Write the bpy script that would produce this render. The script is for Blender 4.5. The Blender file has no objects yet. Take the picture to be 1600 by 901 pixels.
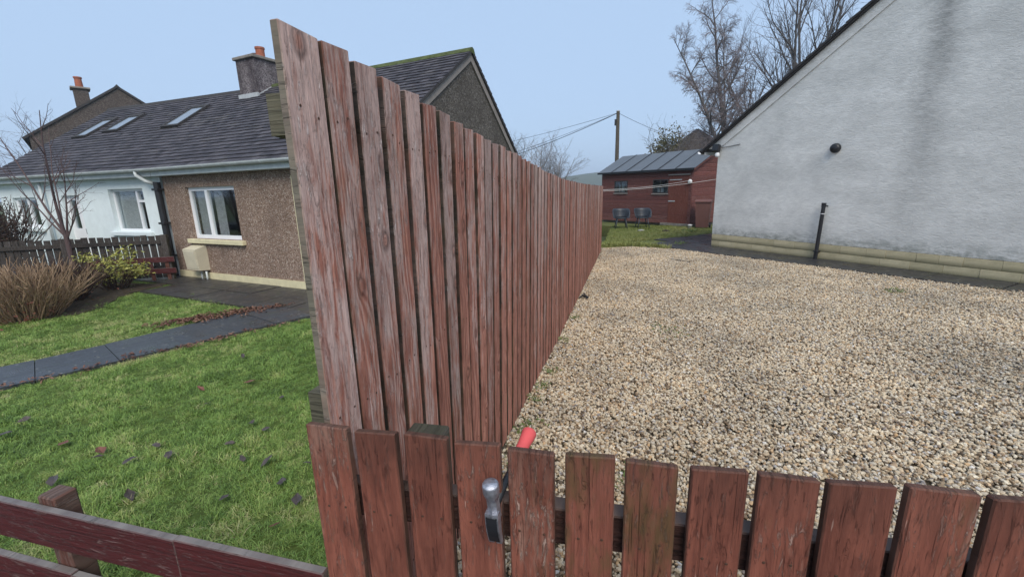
import bpy, bmesh, math, random
import numpy as np
from mathutils import Vector, Matrix

random.seed(7)
rng = np.random.default_rng(7)
sc = bpy.context.scene
col = sc.collection
R = math.radians

# ------------------------------------------------------------------ camera
cam_d = bpy.data.cameras.new('camera')
cam = bpy.data.objects.new('camera', cam_d)
col.objects.link(cam)
cam_d.sensor_fit = 'HORIZONTAL'
cam_d.sensor_width = 36.0
cam_d.lens = 36.0 * 675.0 / 1600.0
cam_d.clip_start = 0.05
cam_d.clip_end = 6000
right = Vector((0.964886, 0.261459, -0.0251808))
up = Vector((-0.0356198, 0.2252222, 0.9736561))
back = right.cross(up)
cam.matrix_world = Matrix(((right.x, up.x, back.x, 0.0), (right.y, up.y, back.y, 0.0),
                           (right.z, up.z, back.z, 1.6), (0, 0, 0, 1)))
sc.camera = cam

# ------------------------------------------------------------------ sky and sun
SUN_EL, SUN_AZ = R(46), R(154)        # azimuth clockwise from +Y
world = bpy.data.worlds.new('World')
sc.world = world
world.use_nodes = True
wt = world.node_tree
wt.nodes.clear()
sky = wt.nodes.new('ShaderNodeTexSky')
sky.sky_type = 'NISHITA'
sky.sun_disc = False
sky.sun_elevation = SUN_EL
sky.sun_rotation = SUN_AZ
sky.air_density = 1.0
sky.dust_density = 3.0
sky.ozone_density = 1.5
bg = wt.nodes.new('ShaderNodeBackground')
bg.inputs['Strength'].default_value = 0.058
mixn = wt.nodes.new('ShaderNodeMix')
mixn.data_type = 'RGBA'
mixn.inputs[0].default_value = 0.80          # even overcast layer over the clear sky
mixn.inputs[7].default_value = (4.65, 6.3, 8.75, 1)
wout = wt.nodes.new('ShaderNodeOutputWorld')
wt.links.new(sky.outputs[0], mixn.inputs[6])
wt.links.new(mixn.outputs[2], bg.inputs[0])
wt.links.new(bg.outputs[0], wout.inputs[0])

sun_d = bpy.data.lights.new('sun', 'SUN')
sun_d.energy = 1.5
sun_d.angle = R(35)
sun_d.color = (1.0, 0.93, 0.84)
sun = bpy.data.objects.new('sun', sun_d)
col.objects.link(sun)
sd = Vector((math.sin(SUN_AZ) * math.cos(SUN_EL), math.cos(SUN_AZ) * math.cos(SUN_EL), math.sin(SUN_EL)))
sun.rotation_euler = sd.to_track_quat('Z', 'Y').to_euler()
sun.location = (0, -5, 30)

sc.render.engine = 'CYCLES'
sc.view_settings.view_transform = 'Standard'
sc.view_settings.look = 'None'
sc.view_settings.gamma = 1.0
sc.view_settings.exposure = 1.02
sc.view_settings.use_curve_mapping = False

# ------------------------------------------------------------------ node helpers
class G:
    def __init__(s, name, rough=0.8, spec=0.3):
        s.m = bpy.data.materials.new(name)
        s.m.use_nodes = True
        s.t = s.m.node_tree
        s.b = s.t.nodes['Principled BSDF']
        s.b.inputs['Roughness'].default_value = rough
        s.b.inputs['Specular IOR Level'].default_value = spec
        s.co = None

    def n(s, typ, ins=None, **kw):
        nd = s.t.nodes.new(typ)
        for k, v in kw.items():
            setattr(nd, k, v)
        for k, v in (ins or {}).items():
            s.put(nd.inputs[k], v)
        return nd

    def put(s, sock, v):
        if hasattr(v, 'is_output'):
            s.t.links.new(v, sock)
        elif isinstance(v, (tuple, list)) and len(v) == 3 and sock.type == 'RGBA':
            sock.default_value = (*v, 1)
        else:
            sock.default_value = v

    def obj(s):
        if s.co is None:
            s.co = s.n('ShaderNodeTexCoord').outputs['Object']
        return s.co

    def rnd(s):
        return s.n('ShaderNodeObjectInfo').outputs['Random']

    def island(s):
        return s.n('ShaderNodeNewGeometry').outputs['Random Per Island']

    def inst(s, name='tint'):
        return s.n('ShaderNodeAttribute', attribute_type='INSTANCER', attribute_name=name).outputs['Fac']

    def m_(s, op, a, b=0.0, c=None, clamp=False):
        nd = s.n('ShaderNodeMath', operation=op, use_clamp=clamp)
        s.put(nd.inputs[0], a)
        s.put(nd.inputs[1], b)
        if c is not None:
            s.put(nd.inputs[2], c)
        return nd.outputs[0]

    def sep(s, v):
        return s.n('ShaderNodeSeparateXYZ', {0: v}).outputs

    def comb(s, x, y, z):
        return s.n('ShaderNodeCombineXYZ', {0: x, 1: y, 2: z}).outputs[0]

    def map(s, v, scale=(1, 1, 1), loc=(0, 0, 0)):
        return s.n('ShaderNodeMapping', {'Vector': v, 'Scale': scale, 'Location': loc}).outputs[0]

    def noise(s, v, scale, detail=4, rough=0.6, dist=0.0):
        return s.n('ShaderNodeTexNoise', {'Vector': v, 'Scale': scale, 'Detail': detail, 'Roughness': rough, 'Distortion': dist}).outputs[0]

    def voro(s, v, scale, out='Distance', feature='F1', rand=1.0):
        return s.n('ShaderNodeTexVoronoi', {'Vector': v, 'Scale': scale, 'Randomness': rand}, feature=feature).outputs[out]

    def ramp(s, f, stops, interp='LINEAR'):
        nd = s.n('ShaderNodeValToRGB', {0: f})
        nd.color_ramp.interpolation = interp
        el = nd.color_ramp.elements
        while len(el) < len(stops):
            el.new(0.5)
        for e, (p, c) in zip(el, stops):
            e.position = p
            e.color = (*c, 1) if isinstance(c, (tuple, list)) else (c, c, c, 1)
        return nd.outputs[0]

    def rng_(s, f, a, b, c=0.0, d=1.0):
        return s.n('ShaderNodeMapRange', {0: f, 1: a, 2: b, 3: c, 4: d}).outputs[0]

    def mix(s, f, a, b, mode='MIX'):
        nd = s.n('ShaderNodeMix', data_type='RGBA', blend_type=mode)
        s.put(nd.inputs[0], f)
        s.put(nd.inputs[6], a)
        s.put(nd.inputs[7], b)
        return nd.outputs[2]

    def color(s, c):
        s.put(s.b.inputs['Base Color'], c)

    def rough(s, r):
        s.put(s.b.inputs['Roughness'], r)

    def bump(s, h, strength=0.5, dist=0.01):
        nd = s.n('ShaderNodeBump', {'Strength': strength, 'Distance': dist, 'Height': h})
        s.t.links.new(nd.outputs[0], s.b.inputs['Normal'])
        return nd


MAT = {}

def wood(name, across, along, dark, light, worn, fleck, worn_amt, algae_or_shade=(0.10, 0.105, 0.075), edge_amt=0.8, rough=0.75,
         grad=None, knots=9.0, spec=0.25, grain_amt=0.45, stain=None, green=0.0, scratch=0.5, knot_on=0.62, checks=0.75, pits=0.5, blotch=0.0):
    g = G(name, rough, spec)
    c = g.sep(g.obj())
    rn = g.rnd()
    a, l = c[across], c[along]
    oth = c[3 - across - along]
    seed = g.m_('MULTIPLY', rn, 61.0)
    base = g.comb(a, l, g.m_('ADD', seed, oth))
    n1 = g.noise(g.map(base, (9, 1.1, 1)), 1.0, 3, 0.55)
    # knots: only some cells carry one
    kv = g.map(base, (knots, 5.6, 1))
    kn_ = g.n('ShaderNodeTexVoronoi', {'Vector': kv, 'Scale': 1.0, 'Randomness': 0.9})
    kon = g.m_('GREATER_THAN', g.sep(kn_.outputs['Color'])[0], knot_on)
    kd = g.m_('ADD', kn_.outputs['Distance'], g.m_('MULTIPLY', g.m_('SUBTRACT', 1.0, kon), 2.0))
    kd = g.m_('ADD', kd, g.m_('MULTIPLY_ADD', g.noise(g.map(base, (60, 30, 1)), 1.0, 3, 0.6), 0.10, -0.05))
    kexp = g.m_('POWER', 2.718, g.m_('MULTIPLY', kd, -6.0))
    phase = g.m_('ADD', g.m_('MULTIPLY', a, 190.0), g.m_('ADD', g.m_('MULTIPLY', n1, 46.0), g.m_('MULTIPLY', kexp, 22.0)))
    grain = g.m_('MULTIPLY_ADD', g.m_('SINE', phase), 0.5, 0.5)
    fine = g.noise(g.map(base, (260, 9, 1)), 1.0, 5, 0.7)
    mid = g.noise(g.map(base, (38, 4.2, 1)), 1.0, 6, 0.75, 0.9)
    big = g.noise(g.map(base, (9, 2.4, 1)), 1.0, 4, 0.65, 0.5)
    gcol = g.mix(g.m_('ADD', g.m_('MULTIPLY', grain, grain_amt), g.m_('MULTIPLY_ADD', fine, 0.75, -0.12)), dark, light)
    # wear: peeled, streaky
    w = g.m_('ADD', g.m_('MULTIPLY', mid, 0.9), g.m_('ADD', g.m_('MULTIPLY', big, 0.8), g.m_('MULTIPLY', grain, 0.10)))
    w = g.m_('ADD', w, g.m_('MULTIPLY', g.m_('SUBTRACT', rn, 0.5), 0.25))
    if grad:
        w = g.m_('ADD', w, g.rng_(l, grad[0], grad[1], grad[2], grad[3]))
    wm = g.rng_(w, 1.08 - worn_amt, 1.26 - worn_amt)
    cc = g.mix(g.m_('MULTIPLY', wm, 0.88), gcol, g.mix(g.rng_(fine, 0.3, 0.7), tuple(x * 0.55 for x in worn), worn))
    # raised pale slivers and lifted fibres
    fl = g.noise(g.map(base, (80, 13, 1)), 1.0, 6, 0.8, 1.2)
    fm = g.m_('MULTIPLY', g.rng_(fl, 0.555, 0.60), g.rng_(w, 0.80, 1.12))
    cc = g.mix(g.m_('MULTIPLY', fm, 0.8), cc, fleck)
    fd = g.noise(g.map(base, (66, 9, 1), (11, 5, 2)), 1.0, 6, 0.8, 0.9)
    dm = g.rng_(fd, 0.575, 0.65)
    cc = g.mix(g.m_('MULTIPLY', dm, pits), cc, tuple(x * 0.6 for x in dark))
    if blotch:
        bl = g.noise(g.map(base, (13, 5.5, 1), (2, 3, 4)), 1.0, 5, 0.7, 0.4)
        cc = g.mix(g.m_('MULTIPLY', g.rng_(bl, 0.45, 0.66), blotch), cc, tuple(x * 0.75 for x in dark))
    # drying checks
    chk = g.noise(g.map(base, (120, 1.6, 1), (3, 7, 1)), 1.0, 3, 0.6)
    cm = g.rng_(chk, 0.655, 0.70)
    cc = g.mix(g.m_('MULTIPLY', cm, checks), cc, tuple(x * 0.3 for x in dark))
    # knots
    kn = g.rng_(kd, 0.07, 0.14, 1.0, 0.0)
    kr = g.m_('MULTIPLY', g.rng_(kd, 0.14, 0.24, 1, 0), g.rng_(kd, 0.08, 0.15, 0, 1))
    cc = g.mix(g.m_('MULTIPLY', kn, 0.75), cc, g.mix(fine, tuple(x * 0.5 for x in dark), light))
    cc = g.mix(g.m_('MULTIPLY', kr, g.rng_(fine, 0.4, 0.6, 0.35, 0.85)), cc, tuple(x * 0.3 for x in dark))
    # pale scratches at odd angles
    sv = g.n('ShaderNodeMapping', {'Vector': base, 'Scale': (150, 10, 1), 'Rotation': (0, 0, 0.25)}).outputs[0]
    sn = g.noise(sv, 1.0, 2, 0.5)
    sm = g.rng_(sn, 0.725, 0.76)
    cc = g.mix(g.m_('MULTIPLY', sm, scratch), cc, fleck)
    # narrow edges carry dirt, painted gap shade on fence boards, and algae
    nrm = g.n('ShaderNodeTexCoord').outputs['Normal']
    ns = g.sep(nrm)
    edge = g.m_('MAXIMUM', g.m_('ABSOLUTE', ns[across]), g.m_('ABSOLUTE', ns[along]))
    en = g.m_('MULTIPLY', g.rng_(edge, 0.5, 0.9), edge_amt)
    cc = g.mix(g.m_('MULTIPLY', en, g.rng_(mid, 0.3, 0.6, 0.75, 1.0)), cc, g.mix(g.rng_(fine, 0.3, 0.7), tuple(x * 0.5 for x in algae_or_shade), tuple(x * 1.35 for x in algae_or_shade)))
    if stain:      # dirty soaked end: (start, end, strength, colour)
        tm = g.m_('MULTIPLY', g.rng_(g.m_('ADD', l, g.m_('MULTIPLY_ADD', mid, 0.24, -0.12)), stain[0], stain[1]), stain[2])
        cc = g.mix(tm, cc, stain[3])
    if green:
        gn = g.noise(g.map(base, (14, 5, 1), (5, 1, 9)), 1.0, 5, 0.7)
        gm = g.m_('MULTIPLY', g.rng_(g.m_('ADD', gn, g.m_('MULTIPLY_ADD', g.m_('FRACT', g.m_('MULTIPLY', rn, 13.7)), 0.28, -0.2)), 0.5, 0.68), green)
        cc = g.mix(gm, cc, (0.085, 0.075, 0.028))
    cc = g.mix(1.0, cc, g.ramp(g.m_('FRACT', g.m_('MULTIPLY', rn, 7.13)), [(0, (0.80, 0.77, 0.76)), (1, (1.12, 1.08, 1.06))]), 'MULTIPLY')
    g.color(cc)
    h = g.m_('ADD', g.m_('MULTIPLY', grain, 0.25), g.m_('ADD', g.m_('MULTIPLY', fine, 0.7), g.m_('MULTIPLY', wm, -0.3)))
    h = g.m_('ADD', h, g.m_('ADD', g.m_('MULTIPLY', cm, -1.2), g.m_('MULTIPLY', dm, -0.5)))
    h = g.m_('ADD', h, g.m_('ADD', g.m_('MULTIPLY', kn, 0.6), g.m_('MULTIPLY', fm, 0.9)))
    g.bump(h, 0.9, 0.005)
    g.rough(g.rng_(fine, 0.2, 0.8, rough - 0.12, rough + 0.12))
    return g.m

BOARD = ((0.20, 0.072, 0.052), (0.58, 0.275, 0.200), (0.67, 0.51, 0.46), (0.84, 0.75, 0.72), 0.205)
MAT['board'] = wood('board_wood', 1, 2, *BOARD, grad=(0.2, 1.9, -0.16, 0.14), algae_or_shade=(0.024, 0.021, 0.015), edge_amt=1.0, green=0.2, knot_on=0.5, grain_amt=0.55, blotch=0.35)  # near-black edges: damp stain with the shade of the gaps painted in
MAT['endboard'] = wood('end_board_wood', 1, 2, *BOARD, grad=(0.2, 1.9, -0.16, 0.14), algae_or_shade=(0.135, 0.13, 0.10), edge_amt=1.0, knot_on=0.5, grain_amt=0.55, blotch=0.35)
MAT['rail'] = wood('rail_wood', 2, 1, (0.10, 0.07, 0.05), (0.2, 0.15, 0.11), (0.24, 0.22, 0.17), (0.3, 0.29, 0.22), 0.35, algae_or_shade=(0.115, 0.115, 0.078), edge_amt=0.9)
MAT['picket'] = wood('picket_wood', 0, 2, (0.15, 0.050, 0.034), (0.38, 0.140, 0.092), (0.42, 0.24, 0.18), (0.56, 0.42, 0.35), 0.05,
                     grad=(0.3, 1.05, -0.1, 0.04), algae_or_shade=(0.085, 0.06, 0.045), edge_amt=0.8, rough=0.72, spec=0.25, grain_amt=0.25,
                     stain=(0.90, 1.10, 0.55, (0.11, 0.058, 0.043)), green=0.6, knot_on=0.8, checks=0.3, pits=0.2, blotch=0.6)
MAT['prail'] = wood('picket_rail_wood', 2, 0, (0.025, 0.012, 0.010), (0.06, 0.028, 0.022), (0.09, 0.06, 0.05), (0.16, 0.12, 0.1), 0.0, algae_or_shade=(0.13, 0.10, 0.085), edge_amt=0.8)
MAT['redrail'] = wood('red_rail_wood', 2, 0, (0.055, 0.012, 0.012), (0.13, 0.022, 0.022), (0.15, 0.04, 0.038), (0.33, 0.22, 0.2), -0.02,
                      algae_or_shade=(0.2, 0.2, 0.185), edge_amt=0.8, rough=0.5, spec=0.4, grain_amt=0.1, scratch=0.6, knot_on=0.9)
MAT['post'] = wood('post_wood', 0, 2, (0.07, 0.03, 0.022), (0.18, 0.075, 0.055), (0.24, 0.17, 0.14), (0.32, 0.27, 0.24), 0.15, algae_or_shade=(0.16, 0.13, 0.11), edge_amt=0.5)
MAT['dkslat'] = wood('dark_slat_wood', 0, 2, (0.030, 0.026, 0.023), (0.075, 0.064, 0.056), (0.12, 0.11, 0.105), (0.2, 0.19, 0.18), 0.12, algae_or_shade=(0.06, 0.065, 0.04), edge_amt=0.6)
MAT['shedplank'] = wood('shed_plank_wood', 2, 0, (0.10, 0.038, 0.034), (0.21, 0.082, 0.070), (0.26, 0.125, 0.108), (0.40, 0.29, 0.26), 0.05, algae_or_shade=(0.06, 0.02, 0.018), edge_amt=0.5)
MAT['shedside'] = wood('shed_side_wood', 2, 1, (0.10, 0.038, 0.034), (0.21, 0.082, 0.070), (0.26, 0.125, 0.108), (0.40, 0.29, 0.26), 0.05, algae_or_shade=(0.06, 0.02, 0.018), edge_amt=0.5)
MAT['sheddoor'] = wood('shed_door_wood', 0, 2, (0.11, 0.034, 0.024), (0.23, 0.075, 0.052), (0.26, 0.10, 0.075), (0.34, 0.2, 0.17), -0.02, edge_amt=0.2)
MAT['pole'] = wood('pole_wood', 0, 2, (0.06, 0.05, 0.035), (0.13, 0.11, 0.08), (0.16, 0.14, 0.11), (0.2, 0.18, 0.15), 0.1, edge_amt=0.0)

def plain(name, c, rough=0.6, spec=0.3, var=0.15, scale=8.0, bump=0.0, metal=0.0, bscale=60.0):
    g = G(name, rough, spec)
    nz = g.noise(g.obj(), scale, 5, 0.65)
    g.color(g.mix(g.rng_(nz, 0.3, 0.7), tuple(x * (1 - var) for x in c), tuple(min(1, x * (1 + var)) for x in c)))
    g.rough(g.rng_(nz, 0.3, 0.7, rough - 0.08, min(1, rough + 0.08)))
    g.b.inputs['Metallic'].default_value = metal
    if bump:
        g.bump(g.noise(g.obj(), bscale, 4, 0.6), bump, 0.004)
    return g.m

def roughcast(name, cols, scale, dirt, dirt_amt=0.4, bump=0.9, rough=0.9):
    g = G(name, rough, 0.2)
    v = g.obj()
    cell = g.voro(v, scale, 'Color')
    cs = g.sep(cell)
    c = g.ramp(cs[0], [(i / (len(cols) - 1), k) for i, k in enumerate(cols)], 'LINEAR')
    d = g.noise(g.map(v, (1, 1, 0.45)), 1.7, 6, 0.7)
    d2 = g.noise(v, 9.0, 4, 0.7)
    c = g.mix(g.m_('MULTIPLY', g.rng_(g.m_('ADD', d, g.m_('MULTIPLY', d2, 0.25)), 0.5, 0.8), dirt_amt), c, dirt)
    g.color(c)
    dd = g.voro(v, scale)
    g.bump(g.m_('MULTIPLY', dd, -1.0), bump, 0.006)
    return g.m

MAT['tanwall'] = roughcast('tan_pebbledash', [(0.10, 0.065, 0.045), (0.22, 0.15, 0.11), (0.29, 0.205, 0.155), (0.26, 0.18, 0.135), (0.50, 0.42, 0.35)], 50.0, (0.13, 0.09, 0.07), 0.6)
MAT['brownwall'] = roughcast('brown_pebbledash', [(0.04, 0.032, 0.028), (0.08, 0.063, 0.055), (0.1, 0.078, 0.068), (0.15, 0.13, 0.115)], 30.0, (0.07, 0.06, 0.052), 0.6)
MAT['gablewall'] = roughcast('grey_pebbledash', [(0.045, 0.04, 0.034), (0.09, 0.08, 0.068), (0.11, 0.098, 0.085), (0.2, 0.185, 0.165)], 34.0, (0.055, 0.048, 0.04), 0.6)
MAT['chimwall'] = roughcast('chimney_pebbledash', [(0.08, 0.065, 0.07), (0.17, 0.145, 0.15), (0.2, 0.175, 0.175), (0.32, 0.29, 0.29)], 40.0, (0.03, 0.022, 0.026), 0.95)
MAT['whitewall'] = plain('white_render', (0.70, 0.77, 0.77), 0.85, 0.2, 0.06, 5.0, 0.5)
MAT['cream'] = plain('cream_paint', (0.62, 0.56, 0.36), 0.6, 0.3, 0.12, 6.0, 0.3)
MAT['creamplastic'] = plain('cream_plastic', (0.56, 0.51, 0.38), 0.5, 0.3, 0.08, 5.0)
MAT['upvc'] = plain('white_plastic', (0.80, 0.81, 0.82), 0.35, 0.4, 0.03, 3.0)
MAT['gutter'] = plain('grey_white_gutter', (0.52, 0.56, 0.56), 0.45, 0.4, 0.15, 6.0)
MAT['black'] = plain('black_plastic', (0.018, 0.019, 0.022), 0.42, 0.4, 0.25, 12.0)
MAT['chair'] = plain('charcoal_plastic', (0.030, 0.036, 0.045), 0.4, 0.4, 0.15, 9.0)
MAT['bin'] = plain('brown_bin_plastic', (0.145, 0.068, 0.058), 0.55, 0.35, 0.12, 6.0)
MAT['lead'] = plain('lead_flashing', (0.42, 0.44, 0.45), 0.6, 0.4, 0.2, 10.0)
MAT['concrete'] = plain('weathered_concrete', (0.22, 0.2, 0.175), 0.9, 0.2, 0.3, 7.0, 0.6)
MAT['mosscap'] = plain('mossy_ridge', (0.085, 0.105, 0.045), 0.95, 0.1, 0.4, 9.0, 0.8)
MAT['pot'] = plain('terracotta', (0.33, 0.115, 0.07), 0.8, 0.2, 0.25, 9.0, 0.2)
MAT['darkpot'] = plain('sooty_clay', (0.11, 0.06, 0.055), 0.85, 0.2, 0.3, 9.0)
MAT['verge'] = plain('dark_verge', (0.045, 0.042, 0.042), 0.8, 0.25, 0.3, 10.0)
MAT['barge'] = plain('weathered_barge', (0.25, 0.225, 0.205), 0.85, 0.2, 0.15, 9.0)
MAT['curtain'] = plain('pale_curtain', (0.5, 0.5, 0.5), 0.9, 0.1, 0.15, 14.0)
MAT['greycurtain'] = plain('grey_curtain', (0.33, 0.32, 0.33), 0.9, 0.1, 0.2, 14.0)
MAT['darkroom'] = plain('room_wall', (0.16, 0.15, 0.14), 0.9, 0.1, 0.2, 2.0)
MAT['redgrip'] = plain('red_rubber', (0.66, 0.10, 0.10), 0.7, 0.3, 0.08, 20.0)
MAT['steel'] = plain('worn_steel', (0.42, 0.43, 0.47), 0.42, 0.5, 0.35, 90.0, 0.4, 0.8, 300.0)
MAT['cord'] = plain('white_cord', (0.6, 0.6, 0.58), 0.6, 0.2, 0.1, 20.0)
MAT['cable'] = plain('cable_sheath', (0.06, 0.065, 0.07), 0.6, 0.3, 0.1, 5.0)
MAT['whitepot'] = plain('white_glazed', (0.72, 0.73, 0.73), 0.4, 0.4, 0.05, 9.0)
MAT['stone'] = plain('grey_stone', (0.3, 0.29, 0.26), 0.9, 0.2, 0.3, 15.0, 0.6)
MAT['rust'] = plain('rusty_nail', (0.07, 0.035, 0.022), 0.7, 0.3, 0.4, 200.0)
MAT['soil'] = plain('dark_soil', (0.06, 0.047, 0.033), 0.95, 0.15, 0.4, 14.0, 0.9, bscale=40)

def felt():
    g = G('roof_felt', 0.42, 0.45)
    v = g.obj()
    nz = g.noise(v, 3.0, 6, 0.7)
    fi = g.noise(v, 120.0, 3, 0.6)
    g.color(g.mix(g.m_('MULTIPLY_ADD', nz, 0.6, g.m_('MULTIPLY', fi, 0.4)), (0.055, 0.062, 0.07), (0.13, 0.14, 0.15)))
    g.bump(fi, 0.25, 0.003)
    return g.m
MAT['felt'] = felt()

def tiles(name, cols, lichen=0.25):
    g = G(name, 0.62, 0.35)
    v = g.obj()
    isl = g.island()
    nz = g.noise(v, 14.0, 5, 0.7)
    c = g.ramp(isl, [(i / (len(cols) - 1), k) for i, k in enumerate(cols)])
    c = g.mix(g.rng_(nz, 0.35, 0.75, 0, 0.6), c, tuple(x * 1.7 for x in cols[1]))
    li = g.noise(v, 2.1, 6, 0.75)
    c = g.mix(g.m_('MULTIPLY', g.rng_(li, 0.55, 0.75), lichen), c, (0.16, 0.15, 0.13))
    g.color(c)
    g.rough(g.rng_(nz, 0.3, 0.7, 0.6, 0.85))
    g.bump(nz, 0.35, 0.006)
    return g.m
MAT['tile'] = tiles('slate_tiles', [(0.018, 0.016, 0.019), (0.040, 0.036, 0.042), (0.058, 0.053, 0.060), (0.090, 0.082, 0.090)], 0.6)

def glass():
    m = bpy.data.materials.new('window_glass')
    m.use_nodes = True
    t = m.node_tree
    t.nodes.clear()
    tr = t.nodes.new('ShaderNodeBsdfTransparent')
    tr.inputs[0].default_value = (0.9, 0.93, 0.93, 1)
    gl = t.nodes.new('ShaderNodeBsdfGlossy')
    gl.inputs['Roughness'].default_value = 0.03
    gl.inputs['Color'].default_value = (0.9, 0.95, 1, 1)
    fr = t.nodes.new('ShaderNodeLayerWeight')
    fr.inputs['Blend'].default_value = 0.5
    pw = t.nodes.new('ShaderNodeMath')
    pw.operation = 'POWER'
    pw.inputs[1].default_value = 4.0
    t.links.new(fr.outputs['Facing'], pw.inputs[0])
    nz = t.nodes.new('ShaderNodeTexNoise')
    nz.inputs['Scale'].default_value = 1.3
    bp = t.nodes.new('ShaderNodeBump')
    bp.inputs['Strength'].default_value = 0.04
    t.links.new(nz.outputs[0], bp.inputs['Height'])
    t.links.new(bp.outputs[0], gl.inputs['Normal'])
    mx = t.nodes.new('ShaderNodeMixShader')
    ad = t.nodes.new('ShaderNodeMath')
    ad.operation = 'MULTIPLY_ADD'
    ad.inputs[1].default_value = 1.0
    ad.inputs[2].default_value = 0.06
    o = t.nodes.new('ShaderNodeOutputMaterial')
    t.links.new(pw.outputs[0], ad.inputs[0])
    t.links.new(ad.outputs[0], mx.inputs[0])
    t.links.new(tr.outputs[0], mx.inputs[1])
    t.links.new(gl.outputs[0], mx.inputs[2])
    t.links.new(mx.outputs[0], o.inputs[0])
    return m
MAT['glass'] = glass()

def skyglass():
    g = G('roof_window_glass', 0.06, 0.9)
    nz = g.noise(g.obj(), 2.0, 3, 0.5)
    g.color(g.mix(nz, (0.10, 0.12, 0.14), (0.2, 0.22, 0.24)))
    g.b.inputs['IOR'].default_value = 1.9
    return g.m
MAT['skyglass'] = skyglass()

def render_wall():
    # weathered grey roughcast with soot streaks that stay where they are
    g = G('grey_white_harling', 0.9, 0.2)
    v = g.obj()
    c = g.sep(v)
    n1 = g.noise(g.map(v, (0.9, 0.9, 1.5)), 1.0, 6, 0.68, 0.3)
    n2 = g.noise(g.map(v, (7, 7, 16)), 1.0, 5, 0.7, 0.4)
    n3 = g.noise(v, 95.0, 3, 0.6)
    col_ = g.mix(g.rng_(n1, 0.36, 0.66), (0.84, 0.835, 0.795), (0.62, 0.62, 0.59))
    col_ = g.mix(g.rng_(n2, 0.42, 0.72, 0, 0.38), col_, (0.43, 0.43, 0.41))
    # long stain below the chimney breast
    wob = g.m_('MULTIPLY_ADD', g.noise(g.map(v, (0.4, 0.4, 0.9)), 1.0, 3, 0.6), 0.5, -0.25)
    du = g.m_('ABSOLUTE', g.m_('ADD', g.m_('SUBTRACT', c[0], 3.93), wob))
    wid = g.rng_(c[2], 1.0, 4.4, 0.34, 0.17)
    st = g.m_('POWER', 2.718, g.m_('MULTIPLY', g.m_('POWER', g.m_('DIVIDE', du, wid), 2.0), -1.0))
    st = g.m_('MULTIPLY', st, g.rng_(c[2], 0.6, 4.2, 0.05, 1.0))
    st = g.m_('MULTIPLY', st, g.rng_(n2, 0.25, 0.7, 0.5, 1.0))
    col_ = g.mix(g.m_('MULTIPLY', st, 0.7), col_, (0.13, 0.133, 0.13))
    # green dirt band just over the base course
    low = g.m_('MULTIPLY', g.rng_(c[2], 0.33, 0.60, 1.0, 0.0), g.rng_(g.noise(g.map(v, (4, 4, 9)), 1.0, 6, 0.8), 0.40, 0.58))
    col_ = g.mix(g.m_('MULTIPLY', low, 0.75), col_, (0.15, 0.17, 0.14))
    g.color(col_)
    h = g.m_('ADD', g.m_('MULTIPLY', g.noise(g.map(v, (14, 14, 34)), 1.0, 5, 0.7, 0.5), 1.0), g.m_('MULTIPLY', n3, 0.35))
    g.bump(h, 0.75, 0.014)
    return g.m
MAT['harling'] = render_wall()

def brick_mat():
    g = G('painted_plinth_stone', 0.85, 0.2)
    v = g.obj()
    rn = g.rnd()
    n1 = g.noise(v, 5.0, 6, 0.7)
    c = g.mix(rn, (0.48, 0.42, 0.26), (0.62, 0.54, 0.35))
    c = g.mix(g.rng_(n1, 0.45, 0.75, 0, 0.55), c, (0.26, 0.24, 0.14))
    z = g.sep(v)[2]
    c = g.mix(g.m_('MULTIPLY', g.rng_(g.m_('ADD', z, g.m_('MULTIPLY', n1, 0.12)), 0.05, 0.15, 1, 0), 0.9), c, (0.05, 0.058, 0.026))
    g.color(c)
    g.bump(g.noise(v, 40.0, 4, 0.7), 0.6, 0.006)
    return g.m
MAT['plinth'] = brick_mat()

def slab_mat(name, a, b, rough=0.35, moss=0.3):
    g = G(name, rough, 0.5)
    v = g.n('ShaderNodeNewGeometry').outputs['Position']
    rn = g.rnd()
    n1 = g.noise(v, 3.2, 6, 0.7)
    n2 = g.noise(v, 42.0, 4, 0.7)
    c = g.mix(g.m_('MULTIPLY_ADD', n1, 0.7, g.m_('MULTIPLY_ADD', rn, 0.3, 0.0)), a, b)
    c = g.mix(g.rng_(n2, 0.55, 0.75, 0, 0.35), c, tuple(x * 1.8 for x in b))
    ms = g.noise(v, 5.0, 6, 0.75)
    c = g.mix(g.m_('MULTIPLY', g.rng_(ms, 0.56, 0.68), moss), c, (0.05, 0.075, 0.02))
    sp = g.voro(v, 7.0)
    c = g.mix(g.m_('MULTIPLY', g.rng_(sp, 0.08, 0.14, 1, 0), 0.5), c, (0.3, 0.29, 0.25))
    g.color(c)
    g.rough(g.rng_(n1, 0.35, 0.65, rough - 0.12, rough + 0.22))
    g.bump(n2, 0.3, 0.004)
    return g.m
MAT['slab'] = slab_mat('wet_slate_slab', (0.026, 0.029, 0.033), (0.058, 0.062, 0.069), 0.34, 0.3)
MAT['darkslab'] = slab_mat('wet_dark_slab', (0.026, 0.024, 0.022), (0.055, 0.05, 0.047), 0.42, 0.55)
MAT['blackslab'] = slab_mat('wet_black_slab', (0.016, 0.016, 0.018), (0.038, 0.037, 0.04), 0.34, 0.35)

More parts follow.
